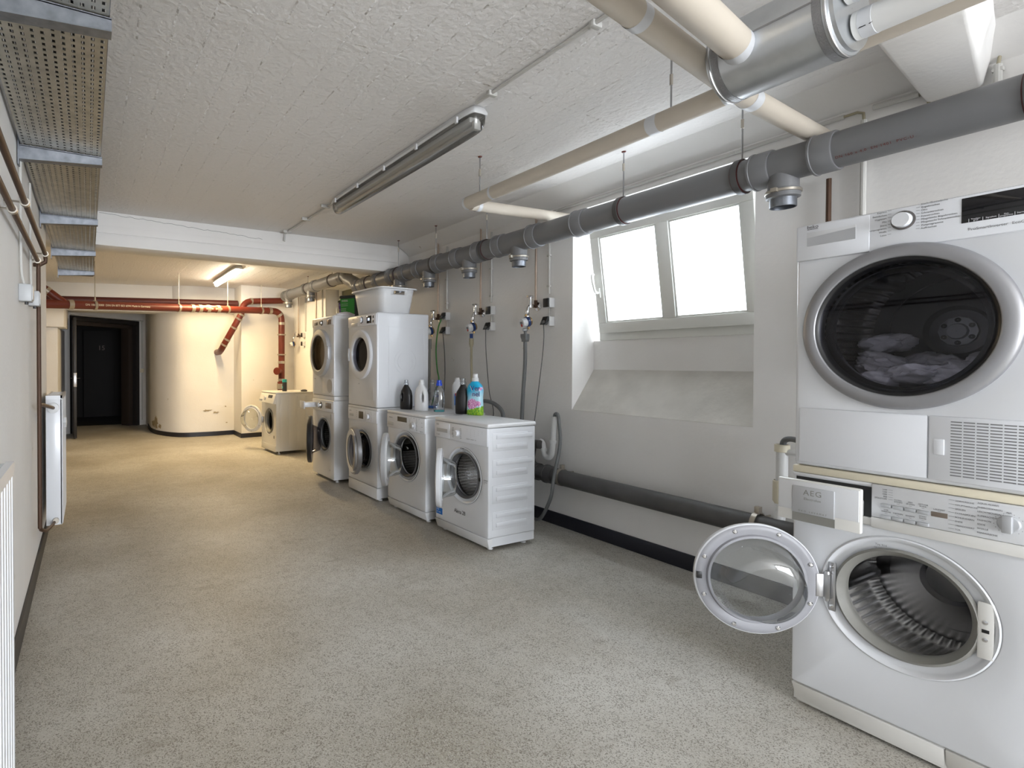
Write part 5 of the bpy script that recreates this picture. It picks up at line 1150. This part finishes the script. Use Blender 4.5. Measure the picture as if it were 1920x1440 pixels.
def radiator(label, ya, yb_, z0, z1, x0, x1, valve=True):
    t = thing('radiator', label, 'radiator', (0, 0, 0))
    MB().box(x0, x1-.004, ya, ya+.003, z0, z1-.006).build('side_cover', 'enamel', t, bevel=.001); MB().box(x0, x1-.004, yb_-.003, yb_, z0, z1-.006).build('side_cover', 'enamel', t, bevel=.001)
    f = MB(); n = max(6, int((yb_-ya)/.033)); st = (yb_-ya)/n; pts = []
    for i in range(n): y = ya+i*st; pts += [(x1-.006, y), (x1-.006, y+st*.25), (x1, y+st*.4), (x1, y+st*.85)]
    pts += [(x1-.006, yb_), (x1-.012, yb_), (x1-.012, ya)]
    f.prism([(a, b_) for a, b_ in pts], z1-z0-.03, 2, z0+.005); f.build('front_panel', 'enamel', t, ang=30)
    MB().box(x0+.004, x0+.012, ya+.01, yb_-.01, z0+.01, z1-.03).build('back_panel', 'enamel', t)
    g = MB(); g.box(x0, x1+.001, ya-.001, yb_+.001, z1-.024, z1-.018); g.box(x0, x0+.012, ya, yb_, z1-.018, z1); g.box(x1-.012, x1+.001, ya-.001, yb_, z1-.018, z1); g.box(x0, x1, ya-.001, ya+.02, z1-.018, z1)
    k = int((yb_-ya)/.012)
    for i in range(k): y = ya+.02+i*.012; g.box(x0+.012, x1-.012, y, y+.005, z1-.010, z1-.004)
    g.build('top_grille', 'enamel', t)
    if valve:
        v = MB(); v.tube([(-.238, 3.51, 1.015), (-.232, 3.60, 1.01), (-.205, ya-.10, z1-.07), (x0+.045, ya-.05, z1-.077)], .011, 12); v.build('inlet_pipe', 'copper_dark', t)
        MB().lathe([(.030, -.03), (.033, -.028), (.033, -.002), (.024, 0)], (x0+.045, ya-.03, z1-.078), 'y', 20, True, True).build('thermostat_head', 'plastic_white', t)
        MB().tube([(-.24, 3.51, .335), (-.236, 3.53, .315), (-.22, 3.66, .27), (x0+.04, ya-.06, z0+.02), (x0+.05, ya, z0+.03)], .010, 12).build('return_pipe', 'copper_dark', t); MB().lathe([(.018, -.03), (.018, 0)], (x0+.055, ya, z0+.032), 'y', 16, True, True).build('lockshield_valve', 'clamp_steel', t)
        MB().lathe([(.001, .0), (.03, 0), (.034, .008), (.034, .018), (.001, .022)], (x1, ya+.13, z1-.19), 'x', 4).build('heat_meter', 'plastic_white', t)
    return t
radiator('white panel radiator with thermostat on the left wall beside the brown pipes', 4.10, 4.72, .185, 1.035, -.245, -.150)
radiator('white ribbed panel radiator cut off at the lower left corner', -.6, 1.245, .10, 1.058, -.25, -.128, False)

# ------------------------------------------------------------------ red cast-iron pipes at the far end
def socket_clamp(parent, p, d, r, w=.035):
    p, d = Vector(p), Vector(d).normalized(); MB().tube([p-d*w, p+d*w], r+.006, 24).build('coupling_clamp', 'clamp_steel', parent)
RA, RB = Vector((-.62, 7.55, 1.955)), Vector((2.76, 8.90, 2.140)); rd = (RB-RA).normalized(); RR = .054
rp = thing('red_drain_pipe', 'red cast iron pipe crossing the far end and dropping behind the farthest washer', 'pipe', (0, 0, 0))
V0 = Vector((2.925, 8.90, 2.0))
MB().tube([RA, RB-rd*.02] + arc(RB, (2.925, 8.93, 2.14), V0, 7)[1:] + [(2.925, 8.90, .10)], RR, 28).build('pipe_run', 'cast_red', rp, ang=60)
for f_ in (.128, .588, .622, .66, .708, .985): p = RA+(RB-RA)*f_; socket_clamp(rp, p, rd, RR, .028)
socket_clamp(rp, (2.90, 8.91, 2.08), (.5, 0, -.6), RR, .02)
for z, w_ in ((1.93, .022), (1.27, .022), (.97, .02)): socket_clamp(rp, (2.925, 8.90, z), (0, 0, 1), RR, w_)
for z in (1.74, 1.40): socket_clamp(rp, (2.925, 8.90, z), (0, 0, 1), RR+.012, .010)
socket_clamp(rp, (2.925, 8.90, .86), (0, 0, 1), RR+.02, .045)
MB().tube([(2.925, 8.90, .94), (2.925, 8.90, .68)], RR+.016, 28).build('base_socket', 'cast_red', rp)
c = MB(); c.tube([(2.90, 8.88, 1.12), (2.82, 8.82, 1.12)], .045, 20); c.tube([(2.825, 8.825, 1.12), (2.81, 8.81, 1.12)], .062, 20); c.build('cleanout_cap', 'cast_red', rp)
lb = lettering('pipe_marking', [('DN 100 x 3000  DIN EN 877 ISO 6594 Made in Germany', .62, -.012, .036), ('DN 100    DN 100', 2.35, -.012, .036)], 'plastic_cream', rp, y=-RR-.002)
lb.matrix_local = Matrix.Translation(RA) @ Matrix.Rotation(math.atan2(rd.y, rd.x), 4, 'Z') @ Matrix.Rotation(-math.asin(rd.z), 4, 'Y')
jb = RA+(RB-RA)*.112
MB().tube([jb+Vector((0, 0, 0)), jb+Vector((-.20, -.0, .16)), jb+Vector((-.30, .0, .22))], RR-.004, 24).build('side_branch', 'cast_red', rp); socket_clamp(rp, jb+Vector((-.19, 0, .15)), (-.2, 0, .16), RR-.004, .02)
r2 = thing('red_drain_pipe', 'dark red pipe running behind the marked red pipe', 'pipe', (0, 0, 0))
MB().tube([(-.9, 9.35, 2.185), (2.25, 9.2, 2.262)], .054, 24).build('pipe_run', 'cast_dark_red', r2)
r3 = thing('red_drain_pipe', 'short red pipe bending down through the curved wall', 'pipe', (0, 0, 0))
D0, D1 = Vector((2.22, 8.80, 2.12)), Vector((1.99, 9.10, 1.545))
MB().tube([(3.05, 8.96, 2.335), (2.50, 8.96, 2.295)] + arc((2.44, 8.96, 2.29), (2.30, 8.94, 2.285), (2.26, 8.92, 2.16), 5)[1:] + [D0+Vector((.02, .1, -.05)), D1] + arc(D1, D1+Vector((-.02, .03, -.06)), D1+Vector((-.01, .25, -.10)), 4)[1:]+[(1.97, 9.6, 1.44)], .051, 24).build('pipe_run', 'cast_red', r3, ang=60)
socket_clamp(r3, (2.42, 8.96, 2.288), (1, 0, 0), .051, .022)
for q in (.0, .14, .42, .80, .97): p = Vector((2.24, 8.90, 2.06)).lerp(D1, q); socket_clamp(r3, p, D1-Vector((2.24, 8.90, 2.06)), .051, .014)
HF = (.208, .529, .758, .937)
def red_hanger(frac, nm):
    p = RA+(RB-RA)*frac; t = thing('pipe_hanger', 'steel hanger on the red pipe, '+nm, 'hanger', (p.x, p.y, ZC))
    k = MB(); k.tube([Vector((0, 0, p.z-ZC))-rd*.016, Vector((0, 0, p.z-ZC))+rd*.016], RR+.008, 24); k.build('clamp_ring', 'clamp_steel', t)
    MB().tube([(0, 0, 0), (0, 0, p.z-ZC+RR)], .005, 8).build('threaded_rod', 'clamp_steel', t); MB().tube([(0, 0, p.z-ZC+RR), (0, 0, p.z-ZC+RR+.05)], .010, 8).build('rod_nut', 'clamp_steel', t)
for f_, nm in ((HF[0], 'above the doorway'), (HF[1], 'middle'), (HF[2], 'left of the branch'), (HF[3], 'nearest the corner')): red_hanger(f_, nm)
# trunking, conduit and switch round the doorway; box beside it
tag(MB().prism([(-1.39, 9.72), (-.33, 9.66), (-.29, 10.3), (-1.39, 10.3)], .30, 2, 1.81).build('boxed_duct', 'plaster', bevel=.004), 'cream boxed-in duct above the left jamb of the far doorway', 'duct cover')
p = DP0+dt*(o1+.07)-dn*.011; conduit('conduit', 'thin conduit beside the far doorway', [(p.x, p.y, 2.11), (p.x, p.y, .10)], .010)
q = DP0+dt*.25; conduit('conduit', 'thin conduit running above the far doorway', [(q.x, q.y-.06, 2.118-.015), (p.x+.02, p.y-.06, 2.118-.015)], .010)
k = thing('light_switch', 'small cream switch on the wall right of the far doorway', 'switch', (p.x, p.y+.01, 1.10)); MB().box(-.04, .035, -.03, .0, -.04, .04).build('switch_plate', 'plastic_cream', k, bevel=.004); MB().box(-.02, .015, -.036, -.03, -.02, .02).build('rocker', 'plastic_cream', k, bevel=.002)
# flaked paint on the curved wall
def flake(pts_c, label):
    for (x, y, z, a, b_) in pts_c:
        m = MB(); n = 16; vs_ = []
        nrm = None
        for j in range(n):
            t = 2*pi*j/n; rr = 1+.55*random.uniform(-1, 1)
            vs_.append((a*cos(t)*rr, b_*sin(t)*rr))
        m.prism(vs_, .003, 1, -.003); o = m.build('paint_flake', 'plaster_stain'); o.location = (x, y, z); o.rotation_euler = (0, 0, math.atan2(*label[1])) if isinstance(label, tuple) else (0, 0, 0)
        tag(o, 'brown patch of flaked plaster on the curved wall', 'stain', 'flaked plaster patches')
flake([(1.80, 9.526, .44, .07, .018), (1.95, 9.527, .40, .045, .014), (2.12, 9.54, .50, .012, .010), (2.14, 9.54, .22, .012, .010)], 'p')
for (i_, z_, a_, b_) in ((5, .16, .13, .05), (7, .20, .09, .10), (9, .15, .05, .03)):
    A = Vector(curve[i_]); B = Vector(curve[i_+1]); m = MB(); n = 18
    m.prism([(a_*cos(2*pi*j/n)*(1+.5*random.uniform(-1, 1)), b_*sin(2*pi*j/n)*(1+.6*random.uniform(-1, 1))) for j in range(n)], .004, 1, -.004); o = m.build('paint_flake', 'plaster_stain'); mid = (A+B)/2; d_ = (B-A); o.location = (mid.x, mid.y, z_); o.rotation_euler = (0, 0, math.atan2(d_.y, d_.x))
    tag(o, 'brown patch of flaked plaster low on the curved wall near the door', 'stain', 'flaked plaster patches')

# printed line on the grey pipe and hairline crack in the beam
lt = lettering('pipe_marking', [('DN 160 x 4,0  EN 1401  PVC-U', 0, 0, .016, 'LEFT', 1.2)], 'cast_red', gp, y=-.0006)
lt.matrix_local = Matrix.Rotation(RZ, 4, 'Z') @ Matrix.Translation((-1.15, 0, PZ)) @ Matrix.Rotation(radians(38), 4, 'X') @ Matrix.Translation((0, -PR-.0004, -.008))
rc = random.Random(3); cpt = [(.09+i*.035, 5.2345, 2.548-.075*i/40+rc.uniform(-.006, .006)) for i in range(42)]
struct(MB().tube(cpt, .0012, 4).build('trim_6', 'print_dark'), 'hairline crack along the beam')
